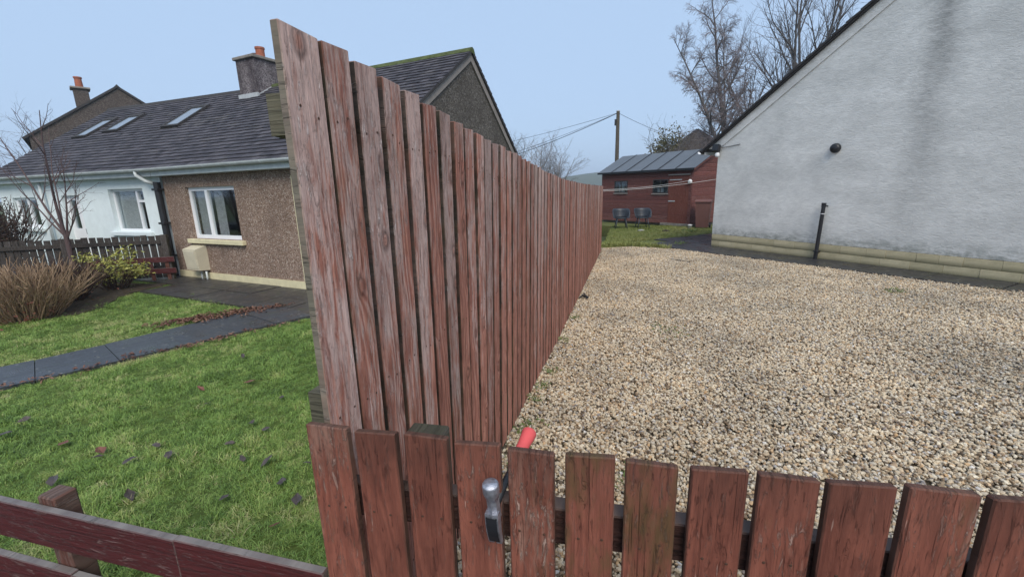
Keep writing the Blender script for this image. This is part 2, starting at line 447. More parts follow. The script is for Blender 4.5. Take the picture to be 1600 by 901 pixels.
def ground_mat(name, stops, scale=1.5, bump=0.8, rough=0.95):
    g = G(name, rough, 0.15)
    v = g.n('ShaderNodeNewGeometry').outputs['Position']
    n1 = g.noise(v, scale, 6, 0.7)
    n2 = g.noise(v, scale * 14, 4, 0.7)
    g.color(g.ramp(g.m_('MULTIPLY_ADD', n1, 0.65, g.m_('MULTIPLY', n2, 0.35)), stops))
    g.bump(n2, bump, 0.02)
    return g.m
MAT['lawn'] = ground_mat('lawn_turf', [(0.3, (0.045, 0.06, 0.016)), (0.5, (0.07, 0.105, 0.022)), (0.7, (0.11, 0.13, 0.035))])
MAT['backlawn'] = ground_mat('back_turf', [(0.3, (0.06, 0.06, 0.025)), (0.5, (0.10, 0.115, 0.035)), (0.7, (0.15, 0.145, 0.06))])
MAT['gravelbase'] = ground_mat('gravel_bed_earth', [(0.3, (0.045, 0.035, 0.025)), (0.5, (0.08, 0.063, 0.043)), (0.7, (0.12, 0.095, 0.065))], 3.0)
MAT['ground'] = ground_mat('open_ground', [(0.3, (0.05, 0.06, 0.025)), (0.5, (0.07, 0.085, 0.03)), (0.7, (0.10, 0.10, 0.05))], 0.05)
MAT['tarmac'] = ground_mat('tarmac', [(0.3, (0.035, 0.036, 0.038)), (0.5, (0.05, 0.05, 0.052)), (0.7, (0.07, 0.07, 0.07))], 2.0, 0.4, 0.8)
MAT['hill'] = ground_mat('hill_cover', [(0.3, (0.04, 0.055, 0.03)), (0.5, (0.06, 0.075, 0.04)), (0.7, (0.09, 0.1, 0.05))], 0.02)

def gravel_mat():
    g = G('gravel_chips', 0.72, 0.3)
    isl = g.island()
    t = g.inst()
    f = g.m_('FRACT', g.m_('MULTIPLY_ADD', isl, 3.7, g.m_('MULTIPLY', t, 5.3)))
    c = g.ramp(f, [(0.0, (0.10, 0.08, 0.06)), (0.10, (0.28, 0.20, 0.13)), (0.25, (0.56, 0.45, 0.31)), (0.45, (0.70, 0.60, 0.44)), (0.62, (0.54, 0.49, 0.41)),
                   (0.78, (0.80, 0.73, 0.58)), (0.88, (0.58, 0.38, 0.20)), (0.95, (0.24, 0.235, 0.25)), (1.0, (0.82, 0.80, 0.76))])
    v = g.obj()
    nz = g.noise(v, 60.0, 4, 0.7)
    c = g.mix(g.rng_(nz, 0.4, 0.75, 0, 0.5), c, (0.17, 0.125, 0.08))
    pos = g.n('ShaderNodeNewGeometry').outputs['Position']
    big = g.noise(pos, 0.8, 5, 0.65)
    c = g.mix(1.0, c, g.ramp(big, [(0.34, (0.66, 0.655, 0.65)), (0.5, (0.88, 0.86, 0.83)), (0.64, (1.04, 1.0, 0.94))]), 'MULTIPLY')
    g.color(c)
    g.bump(nz, 0.3, 0.002)
    return g.m
MAT['gravel'] = gravel_mat()

def blade_mat(name, stops, var=0.0):
    g = G(name, 0.55, 0.3)
    t = g.inst()
    isl = g.island()
    c = g.ramp(g.m_('MULTIPLY_ADD', t, 0.7, g.m_('MULTIPLY', isl, 0.3)), stops)
    g.color(c)
    try:
        g.b.inputs['Transmission Weight'].default_value = 0.0
    except Exception:
        pass
    return g.m
MAT['blade'] = blade_mat('grass_blades', [(0.0, (0.034, 0.066, 0.016)), (0.2, (0.105, 0.18, 0.036)), (0.45, (0.180, 0.295, 0.062)), (0.68, (0.28, 0.365, 0.095)), (0.86, (0.39, 0.39, 0.16)), (1.0, (0.50, 0.44, 0.26))])
MAT['backblade'] = blade_mat('back_grass_blades', [(0.0, (0.07, 0.09, 0.02)), (0.4, (0.15, 0.185, 0.04)), (0.75, (0.25, 0.25, 0.08)), (1.0, (0.36, 0.30, 0.14))])
MAT['litter'] = blade_mat('leaf_litter_cover', [(0.0, (0.045, 0.022, 0.016)), (0.5, (0.13, 0.058, 0.038)), (1.0, (0.24, 0.135, 0.085))])

def leaf_mat(name, a, b, rough=0.5):
    g = G(name, rough, 0.35)
    f = g.island()
    nz = g.noise(g.obj(), 18.0, 4, 0.6)
    g.color(g.mix(g.m_('MULTIPLY_ADD', f, 0.7, g.m_('MULTIPLY', nz, 0.3)), a, b))
    return g.m
MAT['deadleaf'] = leaf_mat('wet_dead_leaf', (0.03, 0.024, 0.022), (0.10, 0.075, 0.065), 0.4)
MAT['redleaf'] = leaf_mat('red_dead_leaf', (0.10, 0.03, 0.02), (0.2, 0.08, 0.05), 0.45)
MAT['yellowleaf'] = leaf_mat('variegated_leaves', (0.12, 0.15, 0.03), (0.46, 0.43, 0.11), 0.5)
MAT['greenleaf'] = leaf_mat('weed_leaves', (0.05, 0.1, 0.02), (0.15, 0.2, 0.05), 0.5)
MAT['evergreen'] = leaf_mat('evergreen_leaves', (0.05, 0.055, 0.025), (0.17, 0.15, 0.07), 0.6)
MAT['darkstem'] = leaf_mat('dark_shrub_stems', (0.03, 0.018, 0.014), (0.10, 0.06, 0.045), 0.8)
MAT['drystem'] = leaf_mat('dry_shrub_stems', (0.14, 0.085, 0.05), (0.40, 0.28, 0.175), 0.8)
MAT['saplingbark'] = leaf_mat('sapling_bark', (0.055, 0.035, 0.035), (0.13, 0.085, 0.08), 0.75)
MAT['bark'] = leaf_mat('grey_bark', (0.055, 0.05, 0.05), (0.14, 0.13, 0.125), 0.85)
MAT['twig'] = leaf_mat('birch_twigs', (0.13, 0.105, 0.108), (0.27, 0.225, 0.22), 0.85)
MAT['twig2'] = leaf_mat('ash_twigs', (0.08, 0.07, 0.068), (0.18, 0.155, 0.145), 0.85)
MAT['frosttwig'] = leaf_mat('pale_twigs', (0.16, 0.15, 0.15), (0.3, 0.28, 0.27), 0.85)

# ------------------------------------------------------------------ mesh helpers
class MB:
    def __init__(s):
        s.v, s.f = [], []

    def quadface(s, *p):
        i = len(s.v)
        s.v += [tuple(q) for q in p]
        s.f.append(tuple(range(i, i + len(p))))

    def box(s, x0, x1, y0, y1, z0, z1):
        i = len(s.v)
        s.v += [(x0, y0, z0), (x1, y0, z0), (x1, y1, z0), (x0, y1, z0), (x0, y0, z1), (x1, y0, z1), (x1, y1, z1), (x0, y1, z1)]
        s.f += [(i, i + 3, i + 2, i + 1), (i + 4, i + 5, i + 6, i + 7), (i, i + 1, i + 5, i + 4), (i + 1, i + 2, i + 6, i + 5), (i + 2, i + 3, i + 7, i + 6), (i + 3, i, i + 4, i + 7)]

    def cbox(s, x0, x1, y0, y1, z0, z1, c=0.003):
        # box with chamfered edges: three nested rings per axis end
        i = len(s.v)
        xs, ys, zs = (x0, x1), (y0, y1), (z0, z1)
        for a in (0, 1):
            for b in (0, 1):
                for d in (0, 1):
                    X, Y, Z = xs[a], ys[b], zs[d]
                    sx, sy, sz = (c, -c)[a], (c, -c)[b], (c, -c)[d]
                    s.v += [(X, Y + sy, Z + sz), (X + sx, Y, Z + sz), (X + sx, Y + sy, Z)]
        def id(a, b, d, k):
            return i + (a * 4 + b * 2 + d) * 3 + k
        for a in (0, 1):
            q = [id(a, 0, 0, 0), id(a, 1, 0, 0), id(a, 1, 1, 0), id(a, 0, 1, 0)]
            s.f.append(tuple(q if a else q[::-1]))
            q = [id(0, a, 0, 1), id(1, a, 0, 1), id(1, a, 1, 1), id(0, a, 1, 1)]
            s.f.append(tuple(q if not a else q[::-1]))
            q = [id(0, 0, a, 2), id(1, 0, a, 2), id(1, 1, a, 2), id(0, 1, a, 2)]
            s.f.append(tuple(q if a else q[::-1]))
        for a in (0, 1):
            for b in (0, 1):
                q = [id(a, b, 0, 0), id(a, b, 1, 0), id(a, b, 1, 1), id(a, b, 0, 1)]
                s.f.append(tuple(q if (a + b) % 2 else q[::-1]))
                q = [id(a, 0, b, 0), id(a, 0, b, 2), id(a, 1, b, 2), id(a, 1, b, 0)]
                s.f.append(tuple(q if (a + b) % 2 == 0 else q[::-1]))
                q = [id(0, a, b, 1), id(0, a, b, 2), id(1, a, b, 2), id(1, a, b, 1)]
                s.f.append(tuple(q if (a + b) % 2 else q[::-1]))
        for a in (0, 1):
            for b in (0, 1):
                for d in (0, 1):
                    s.f.append((id(a, b, d, 0), id(a, b, d, 1), id(a, b, d, 2)))

    def prism(s, poly, axis, t0, t1):
        # poly of (p,q) in the plane normal to axis
        n = len(poly)
        i = len(s.v)
        def mk(p, t):
            if axis == 0:
                return (t, p[0], p[1])
            if axis == 1:
                return (p[0], t, p[1])
            return (p[0], p[1], t)
        s.v += [mk(p, t0) for p in poly] + [mk(p, t1) for p in poly]
        s.f.append(tuple(range(i, i + n)))
        s.f.append(tuple(range(i + 2 * n - 1, i + n - 1, -1)))
        for k in range(n):
            k2 = (k + 1) % n
            s.f.append((i + k2, i + k, i + n + k, i + n + k2))

    def tube(s, pts, rad, n=6, cap=True):
        i = len(s.v)
        m = len(pts)
        pts = [Vector(p) for p in pts]
        ref = None
        for k, p in enumerate(pts):
            t = (pts[min(k + 1, m - 1)] - pts[max(k - 1, 0)])
            if t.length < 1e-9:
                t = Vector((0, 0, 1))
            t.normalize()
            if ref is None:
                ref = t.orthogonal().normalized()
            else:
                ref = (ref - t * ref.dot(t))
                if ref.length < 1e-6:
                    ref = t.orthogonal()
                ref.normalize()
            b = t.cross(ref)
            r = rad[k] if hasattr(rad, '__len__') else rad
            for j in range(n):
                a = 2 * math.pi * j / n
                q = p + (ref * math.cos(a) + b * math.sin(a)) * r
                s.v.append((q.x, q.y, q.z))
        for k in range(m - 1):
            for j in range(n):
                j2 = (j + 1) % n
                s.f.append((i + k * n + j, i + k * n + j2, i + (k + 1) * n + j2, i + (k + 1) * n + j))
        if cap and n > 2:
            s.f.append(tuple(i + j for j in range(n - 1, -1, -1)))
            s.f.append(tuple(i + (m - 1) * n + j for j in range(n)))

    def ring(s, profile, n=16, centre=(0, 0, 0)):
        # lathe of (r,z)
        i = len(s.v)
        for r, z in profile:
            for j in range(n):
                a = 2 * math.pi * j / n
                s.v.append((centre[0] + r * math.cos(a), centre[1] + r * math.sin(a), centre[2] + z))
        for k in range(len(profile) - 1):
            for j in range(n):
                j2 = (j + 1) % n
                s.f.append((i + k * n + j, i + k * n + j2, i + (k + 1) * n + j2, i + (k + 1) * n + j))
        s.f.append(tuple(i + j for j in range(n - 1, -1, -1)))
        s.f.append(tuple(i + (len(profile) - 1) * n + j for j in range(n)))

    def mesh(s, name, fix=True):
        me = bpy.data.meshes.new(name)
        me.from_pydata(s.v, [], s.f)
        if fix:
            bm = bmesh.new()
            bm.from_mesh(me)
            bmesh.ops.recalc_face_normals(bm, faces=bm.faces)
            bm.to_mesh(me)
            bm.free()
        me.update()
        return me

    def build(s, name, mat, parent=None, loc=(0, 0, 0), rot=(0, 0, 0), smooth=False, fix=True):
        return put(s.mesh(name, fix), name, mat, parent, loc, rot, smooth)


def put(me, name, mat, parent=None, loc=(0, 0, 0), rot=(0, 0, 0), smooth=False):
    if mat and not me.materials:
        me.materials.append(MAT[mat])
    if smooth:
        me.polygons.foreach_set('use_smooth', [True] * len(me.polygons))
    o = bpy.data.objects.new(name, me)
    col.objects.link(o)
    o.location = loc
    o.rotation_euler = rot
    if parent:
        o.parent = parent
    return o


def tag(o, label, cat, group=None):
    o['label'] = label
    o['category'] = cat
    if group:
        o['group'] = group
    return o


def thing(name, label, cat, loc=(0, 0, 0), rz=0.0, group=None):
    o = bpy.data.objects.new(name, None)
    o.empty_display_size = 0.2
    col.objects.link(o)
    o.location = loc
    o.rotation_euler = (0, 0, rz)
    return tag(o, label, cat, group)


def struct(o):
    o['kind'] = 'structure'
    return o


def stuff(o, label=None, cat=None):
    o['kind'] = 'stuff'
    if label:
        o['label'] = label
        o['category'] = cat
    return o


def copy_tree(o, parent=None):
    c = o.copy()
    col.objects.link(c)
    c.parent = parent
    for ch in list(o.children):
        copy_tree(ch, c)
    return c


def scatter(name, pts, rot, scl, tint, idx, pieces, parent=None):
    # one point per clump; pieces is a list of meshes
    c = bpy.data.collections.new(name + '_pieces')
    for i, me in enumerate(pieces):
        o = bpy.data.objects.new('%s_piece_%02d' % (name, i), me)
        c.objects.link(o)
    me = bpy.data.meshes.new(name)
    n = len(pts)
    me.vertices.add(n)
    me.vertices.foreach_set('co', np.asarray(pts, dtype=np.float32).ravel())
    for nm, typ, dat, key in (('rot', 'FLOAT_VECTOR', rot, 'vector'), ('scl', 'FLOAT', scl, 'value'), ('tint', 'FLOAT', tint, 'value'), ('idx', 'INT', idx, 'value')):
        at = me.attributes.new(nm, typ, 'POINT')
        arr = np.asarray(dat, dtype=np.int32 if typ == 'INT' else np.float32).ravel()
        at.data.foreach_set(key, arr)
    o = bpy.data.objects.new(name, me)
    col.objects.link(o)
    if parent:
        o.parent = parent
    ng = bpy.data.node_groups.new(name + '_nodes', 'GeometryNodeTree')
    ng.interface.new_socket('Geometry', in_out='INPUT', socket_type='NodeSocketGeometry')
    ng.interface.new_socket('Geometry', in_out='OUTPUT', socket_type='NodeSocketGeometry')
    N, L = ng.nodes, ng.links
    gi, go = N.new('NodeGroupInput'), N.new('NodeGroupOutput')
    ci = N.new('GeometryNodeCollectionInfo')
    ci.inputs['Collection'].default_value = c
    ci.inputs['Separate Children'].default_value = True
    ci.inputs['Reset Children'].default_value = True
    ip = N.new('GeometryNodeInstanceOnPoints')
    ip.inputs['Pick Instance'].default_value = True
    def attr(nm, typ):
        a = N.new('GeometryNodeInputNamedAttribute')
        a.data_type = typ
        a.inputs['Name'].default_value = nm
        return a.outputs['Attribute']
    L.new(gi.outputs[0], ip.inputs['Points'])
    L.new(ci.outputs[0], ip.inputs['Instance'])
    L.new(attr('idx', 'INT'), ip.inputs['Instance Index'])
    er = N.new('FunctionNodeEulerToRotation')
    L.new(attr('rot', 'FLOAT_VECTOR'), er.inputs[0])
    L.new(er.outputs[0], ip.inputs['Rotation'])
    L.new(attr('scl', 'FLOAT'), ip.inputs['Scale'])
    L.new(ip.outputs[0], go.inputs[0])
    md = o.modifiers.new('scatter', 'NODES')
    md.node_group = ng
    return o


def inpoly(x, y, poly):
    inside = np.zeros(len(x), bool)
    n = len(poly)
    j = n - 1
    for i in range(n):
        xi, yi = poly[i]
        xj, yj = poly[j]
        c = ((yi > y) != (yj > y)) & (x < (xj - xi) * (y - yi) / ((yj - yi) + 1e-12) + xi)
        inside ^= c
        j = i
    return inside


def clean(poly):
    return [tuple(p) for p in poly]


LZ = -0.352        # level of the left garden

# ------------------------------------------------------------------ ground
def sheet(name, poly, z, mat, depth=0.06):
    m = MB()
    m.prism(poly, 2, z - depth, z)
    return struct(m.build(name, mat))

struct(sheet('ground', [(-900, -300), (900, -300), (900, 1500), (-900, 1500)], -0.46, 'ground', 0.5))
GRAVEL = [(-0.76, 0.86), (7.8, 0.95), (7.8, 5.30), (5.32, 7.50), (4.5, 8.19), (3.13, 9.57), (1.80, 10.72), (1.43, 11.2), (0.85, 11.55), (0.0, 11.85), (-0.70, 11.45)]
sheet('gravel_bed', GRAVEL, -0.012, 'gravelbase', 0.44)
LAWN = [(-16, 0.86), (-0.79, 0.86), (-0.73, 11.5), (-3.6, 11.5), (-4.3, 6.9), (-10.9, 8.1), (-16, 8.4)]
sheet('lawn', LAWN, LZ - 0.012, 'lawn', 0.09)
BACKLAWN = [(-0.70, 11.45), (0.0, 11.85), (0.85, 11.55), (1.5, 12.2), (2.6, 13.5), (3.6, 18.5), (-2.5, 24.0), (-2.5, 19.0), (-0.72, 18.0)]
sheet('back_lawn', BACKLAWN, -0.005, 'backlawn', 0.44)
sheet('pavement', [(-30, -4), (30, -4), (30, 0.60), (-30, 0.60)], -0.12, 'tarmac', 0.33)

# distant hill
m = MB()
hx = np.linspace(-420, 420, 60)
prof = [max(0.0, 10 + 5.5 * math.sin(x * 0.011 + 0.9) + 2.0 * math.sin(x * 0.04) + random.uniform(-0.35, 0.35) - 0.00003 * x * x) for x in hx]
for i in range(len(hx) - 1):
    a, b = hx[i] - 60, hx[i + 1] - 60
    m.quadface((a, 400, -0.5), (b, 400, -0.5), (b, 520, prof[i + 1]), (a, 520, prof[i]))
    m.quadface((a, 520, prof[i]), (b, 520, prof[i + 1]), (b, 700, -0.5), (a, 700, -0.5))
struct(m.build('hill', 'hill'))

# ------------------------------------------------------------------ houses
def wall_holes(m, u0, u1, z0, z1, holes, v0, v1, axis=0):
    # front face at v0, back face at v1, openings with reveals; axis 0: along x, 1: along y
    us = sorted({u0, u1, *[h[0] for h in holes], *[h[1] for h in holes]})
    zs = sorted({z0, z1, *[h[2] for h in holes], *[h[3] for h in holes]})
    def P(u, v, z):
        return (u, v, z) if axis == 0 else (v, u, z)
    def hole(u, z):
        return any(h[0] < u < h[1] and h[2] < z < h[3] for h in holes)
    for i in range(len(us) - 1):
        for j in range(len(zs) - 1):
            if hole((us[i] + us[i + 1]) / 2, (zs[j] + zs[j + 1]) / 2):
                continue
            for v in (v0, v1):
                m.quadface(P(us[i], v, zs[j]), P(us[i + 1], v, zs[j]), P(us[i + 1], v, zs[j + 1]), P(us[i], v, zs[j + 1]))
    for h in holes:
        a, b, c, d = h
        m.quadface(P(a, v0, c), P(a, v1, c), P(a, v1, d), P(a, v0, d))
        m.quadface(P(b, v0, c), P(b, v1, c), P(b, v1, d), P(b, v0, d))
        m.quadface(P(a, v0, c), P(b, v0, c), P(b, v1, c), P(a, v1, c))
        m.quadface(P(a, v0, d), P(b, v0, d), P(b, v1, d), P(a, v1, d))
    m.quadface(P(u0, v0, z1), P(u1, v0, z1), P(u1, v1, z1), P(u0, v1, z1))
    m.quadface(P(u0, v0, z0), P(u0, v1, z0), P(u0, v1, z1), P(u0, v0, z1))
    m.quadface(P(u1, v0, z0), P(u1, v1, z0), P(u1, v1, z1), P(u1, v0, z1))


def roof(parent, A, B, Cc, D, course=0.165, tw=0.2, mat='tile', skip=(), thick=0.05, nm='roof', lift=0.012):
    A, B, Cc, D = [Vector(p) for p in (A, B, Cc, D)]
    nrm = (B - A).cross(D - A).normalized()
    if nrm.z < 0:
        nrm = -nrm
    m = MB()
    lo = [p - nrm * thick for p in (A, B, Cc, D)]
    hi = [A, B, Cc, D]
    m.quadface(*hi)
    m.quadface(*lo)
    for i in range(4):
        j = (i + 1) % 4
        m.quadface(hi[i], hi[j], lo[j], lo[i])
    rf = m.build(nm, 'verge', parent)
    t = MB()
    L = (D - A).length
    rows = int(L / course)
    for r in range(rows + 1):
        s0, s1 = r * course / L, min(1.0, (r * course + course * 1.35) / L)
        l0, r0 = A.lerp(D, s0), B.lerp(Cc, s0)
        l1, r1 = A.lerp(D, s1), B.lerp(Cc, s1)
        W = (r0 - l0).length
        if W < tw:
            continue
        k = 0.0 if r % 2 else -tw / 2
        while k < W:
            a, b = max(0, k + 0.003) / W, min(W, k + tw - 0.003) / W
            k += tw
            if b - a < 0.01 / W or s1 - s0 < 0.2 * course / L:
                continue
            p00, p10 = l0.lerp(r0, a), l0.lerp(r0, b)
            p01, p11 = l1.lerp(r1, a), l1.lerp(r1, b)
            mid = (p00 + p11) / 2
            if any(x0 < mid.x < x1 and y0 < mid.y < y1 for x0, x1, y0, y1 in skip):
                continue
            hlow = nrm * (lift + 0.018 + random.uniform(-0.003, 0.004))
            hhi = nrm * (0.002 + random.uniform(0, 0.002))
            i = len(t.v)
            t.v += [tuple(p) for p in (p00 + hlow, p10 + hlow, p11 + hhi, p01 + hhi, p00 + nrm * 0.001, p10 + nrm * 0.001)]
            t.f += [(i, i + 1, i + 2, i + 3), (i + 4, i + 5, i + 1, i), (i + 4, i, i + 3), (i + 1, i + 5, i + 2)]
    to = t.build('roof_tiles', mat, rf, fix=False)
    to['kind'] = 'stuff'
    return rf


def bars(m, rects, v0, v1):
    for (a, b, c, d) in rects:
        m.box(a, b, v0, v1, c, d)


def window(parent, u0, u1, z0, z1, v, splits, sill=True, sillmat='cream', curtains=(), hsplit=None, wide=0.07, nm='window'):
    """splits: inner mullion positions; hsplit: (index of light, z) transom"""
    w = wide
    m = MB()
    d0, d1 = v, v + 0.07
    m.box(u0, u0 + w, d0, d1, z0, z1)
    m.box(u1 - w, u1, d0, d1, z0, z1)
    m.box(u0 + w, u1 - w, d0, d1, z0, z0 + w)
    m.box(u0 + w, u1 - w, d0, d1, z1 - w, z1)
    for s in splits:
        m.box(s - w * 0.55, s + w * 0.55, d0 - 0.004, d1, z0 + w, z1 - w)
    fr = m.build(nm, 'upvc', parent)
    edges = [u0 + w] + [e for s in splits for e in (s - w * 0.55, s + w * 0.55)] + [u1 - w]
    for i in range(0, len(edges), 2):
        a, b = edges[i], edges[i + 1]
        if hsplit and hsplit[0] == i // 2:
            zt = hsplit[1]
            mm = MB()
            mm.box(a, b, d0 - 0.004, d1, zt - w * 0.5, zt + w * 0.5)
            mm.build('transom', 'upvc', fr)
            spans = [(z0 + w, zt - w * 0.5), (zt + w * 0.5, z1 - w)]
        else:
            spans = [(z0 + w, z1 - w)]
        for (c, d) in spans:
            mm = MB()
            mm.box(a, b, d0 + 0.028, d0 + 0.04, c, d)
            mm.build('pane', 'glass', fr)
    if sill:
        mm = MB()
        mm.cbox(u0 - 0.13, u1 + 0.12, -0.09, v + 0.05, z0 - 0.105, z0 - 0.008, 0.008)
        mm.build('sill', sillmat, fr)
    for (a, b, c, d, cm) in curtains:
        mm = MB()
        n = max(4, int((b - a) / 0.05))
        pr = []
        for i in range(n + 1):
            uu = a + (b - a) * i / n
            pr.append((uu, v + 0.11 + 0.02 * math.sin(i * 2.1) + random.uniform(-0.006, 0.006)))
        for i in range(n):
            p, q = pr[i], pr[i + 1]
            mm.quadface((p[0], p[1], c), (q[0], q[1], c), (q[0], q[1], d), (p[0], p[1], d))
        mm.build('curtain', cm, fr)
    return fr


HA = math.atan2(-0.178, 0.984)
HM = math.atan2(-0.09, 0.996)
HO = (-10.88, 8.12, LZ)

# --- tan house
th = thing('tan_house', 'low terraced house with brown pebbledash wall, cream plinth and dark tiled roof', 'house', HO, HA)
m = MB()
WIN = (0.84, 2.64, 0.97, 2.15)
DOOR = (4.62, 5.6, 0.16, 2.2)
wall_holes(m, -0.02, 6.66, 0.165, 2.46, [WIN, (DOOR[0], DOOR[1], 0.17, 2.2)], 0.0, 0.26)
m.build('front_wall', 'tanwall', th)
m = MB()
m.box(0.0, 4.6, -0.022, -0.001, -0.02, 0.165)
m.box(5.62, 6.68, -0.022, -0.001, -0.02, 0.165)
m.build('plinth', 'cream', th)
m = MB()
m.cbox(4.49, 4.60, -0.03, 0.02, 0.168, 2.30, 0.006)
m.build('door_surround', 'cream', th)
m = MB()
m.box(5.60, 5.71, -0.03, 0.02, 0.168, 2.30)
m.build('door_surround', 'cream', th)
m = MB()
m.box(4.62, 5.6, 0.1, 0.16, 0.0, 2.2)
dr = m.build('door', 'upvc', th)
m = MB()
m.tube([(4.75, 0.06, 1.0), (4.75, 0.06, 1.14)], 0.012, 6)
m.build('handle', 'steel', dr)
m = MB()   # gable wall with peak
m.prism([(0.26, -0.05), (6.2, -0.05), (6.2, 2.35), (3.4, 4.98), (0.26, 2.83), (0.26, 2.46)], 0, 6.42, 6.66)
m.build('gable_wall', 'gablewall', th)
m = MB()
m.box(-0.02, 6.42, 6.0, 6.2, -0.05, 2.45)
m.build('rear_wall', 'tanwall', th)
m = MB()
m.box(0.0, 6.4, 2.6, 2.7, 0.0, 2.4)
m.build('inner_wall', 'darkroom', th)
rf = roof(th, (-0.01, -0.24, 2.585), (6.74, -0.24, 2.585), (6.74, 3.4, 5.05), (-0.33, 3.4, 5.05))
roof(th, (6.74, 6.75, 2.02), (-0.4, 6.75, 2.02), (-0.33, 3.4, 5.05), (6.74, 3.4, 5.05), nm='rear_roof')
m = MB()
for i in range(15):
    a = -0.3 + i * 0.47
    m.prism([(3.27, 4.985 + random.uniform(-0.004, 0.004)), (3.33, 5.075), (3.4, 5.105), (3.47, 5.075), (3.53, 4.96)], 0, a, a + 0.463)
m.build('ridge_cap', 'mosscap', rf)
# bargeboards of the gable
m = MB()
m.prism([(-0.26, 2.52), (3.4, 5.02), (3.4, 4.82), (-0.26, 2.33)], 0, 6.662, 6.70)
m.build('bargeboard', 'barge', th)
m = MB()
m.prism([(3.402, 5.02), (6.78, 1.97), (6.72, 1.80), (3.402, 4.80)], 0, 6.662, 6.70)
m.build('bargeboard', 'barge', th)
def gutter(parent, u0, u1, v=-0.30, z=2.60):
    m = MB()
    n = 8
    def prof(r):
        return [(v + r * math.cos(math.pi + math.pi * i / n), z + r * math.sin(math.pi + math.pi * i / n)) for i in range(n + 1)]
    o_, i_ = prof(0.066), prof(0.058)
    m.prism(o_ + i_[::-1], 0, u0, u1)
    gt = m.build('gutter', 'gutter', parent)
    k = u0 + 0.4
    while k < u1:
        b = MB()
        p = prof(0.071)
        q = prof(0.0665)
        b.prism(p + q[::-1], 0, k, k + 0.035)
        b.build('gutter_bracket', 'gutter', gt)
        k += 0.92
    f = MB()
    f.box(u0, u1, -0.22, -0.20, 2.43, 2.57)
    f.build('fascia', 'gutter', parent)
    f = MB()
    f.box(u0, u1, -0.20, -0.003, 2.425, 2.44)
    f.build('soffit', 'gutter', parent)
gutter(th, 0.0, 6.7)
window(th, *WIN, 0.07, [1.5], curtains=[(0.95, 1.35, 1.05, 2.08, 'greycurtain'), (1.6, 1.95, 1.05, 2.08, 'greycurtain')], wide=0.085)
# chimney straddling the ridge
m = MB()
m.box(-0.80, -0.02, 2.85, 3.75, 4.4, 5.70)
ch = m.build('chimney', 'chimwall', th)
m = MB()
m.cbox(-0.86, 0.04, 2.79, 3.81, 5.70, 5.78, 0.012)
m.build('chimney_cap', 'concrete', ch)
m = MB()
m.ring([(0.12, 0), (0.115, 0.2), (0.13, 0.22), (0.13, 0.27), (0.1, 0.27), (0.095, 0.1)], 14, (-0.16, 3.2, 5.78))
m.build('chimney_pot', 'pot', ch)
m = MB()
m.ring([(0.11, 0), (0.105, 0.12), (0.12, 0.13), (0.12, 0.17), (0.09, 0.17), (0.085, 0.05)], 14, (-0.50, 3.3, 5.78))
m.build('chimney_pot', 'darkpot', ch)
m = MB()
m.box(-0.83, 0.02, 2.80, 2.849, 4.62, 4.78)
m.prism([(2.849, 4.60), (3.4, 4.98), (3.4, 5.08), (2.849, 4.74)], 0, -0.019, 0.01)
m.build('flashing', 'lead', ch)

# --- white house
wh = thing('white_house', 'pale blue white terraced house with three roof windows behind dark slatted fence', 'house', HO, HM)
m = MB()
W2 = (-2.22, -0.83, 1.10, 2.17)
W1 = (-6.86, -5.62, 1.16, 2.03)
DW = (-4.35, -3.55, 0.05, 2.05)
wall_holes(m, -7.5, -0.10, -0.02, 2.46, [W2, W1, DW], 0.0, 0.26)
m.build('front_wall', 'whitewall', wh)
m = MB()
m.prism([(0.26, -0.05), (6.2, -0.05), (6.2, 2.4), (3.4, 4.95), (0.26, 2.8)], 0, -7.5, -7.26)
m.build('gable_wall', 'whitewall', wh)
m = MB()
m.box(-7.26, 0.0, 6.0, 6.2, -0.05, 2.45)
m.build('rear_wall', 'whitewall', wh)
m = MB()
m.box(-7.2, -0.2, 2.6, 2.7, 0.0, 2.4)
m.build('inner_wall', 'darkroom', wh)
SKY = [(-6.45, -5.72, 1.57, 2.6), (-5.15, -4.40, 1.72, 2.62), (-2.24, -1.52, 1.62, 2.68)]
sl = (5.02 - 2.585) / 3.64
wr = roof(wh, (-7.68, -0.24, 2.585), (-0.005, -0.24, 2.585), (-0.01, 3.4, 5.02), (-7.62, 3.4, 5.02), skip=[(a - .02, b + .02, c - .02, d + .02) for a, b, c, d in SKY])
roof(wh, (-0.01, 6.75, 2.02), (-7.68, 6.75, 2.02), (-7.62, 3.4, 5.02), (-0.01, 3.4, 5.02), nm='rear_roof')
m = MB()
for i in range(16):
    a = -7.62 + i * 0.475
    m.prism([(3.27, 4.955 + random.uniform(-0.004, 0.004)), (3.33, 5.045), (3.4, 5.075), (3.47, 5.045), (3.53, 4.93)], 0, a, a + 0.468)
m.build('ridge_cap', 'verge', wr)
gutter(wh, -7.65, -0.03)
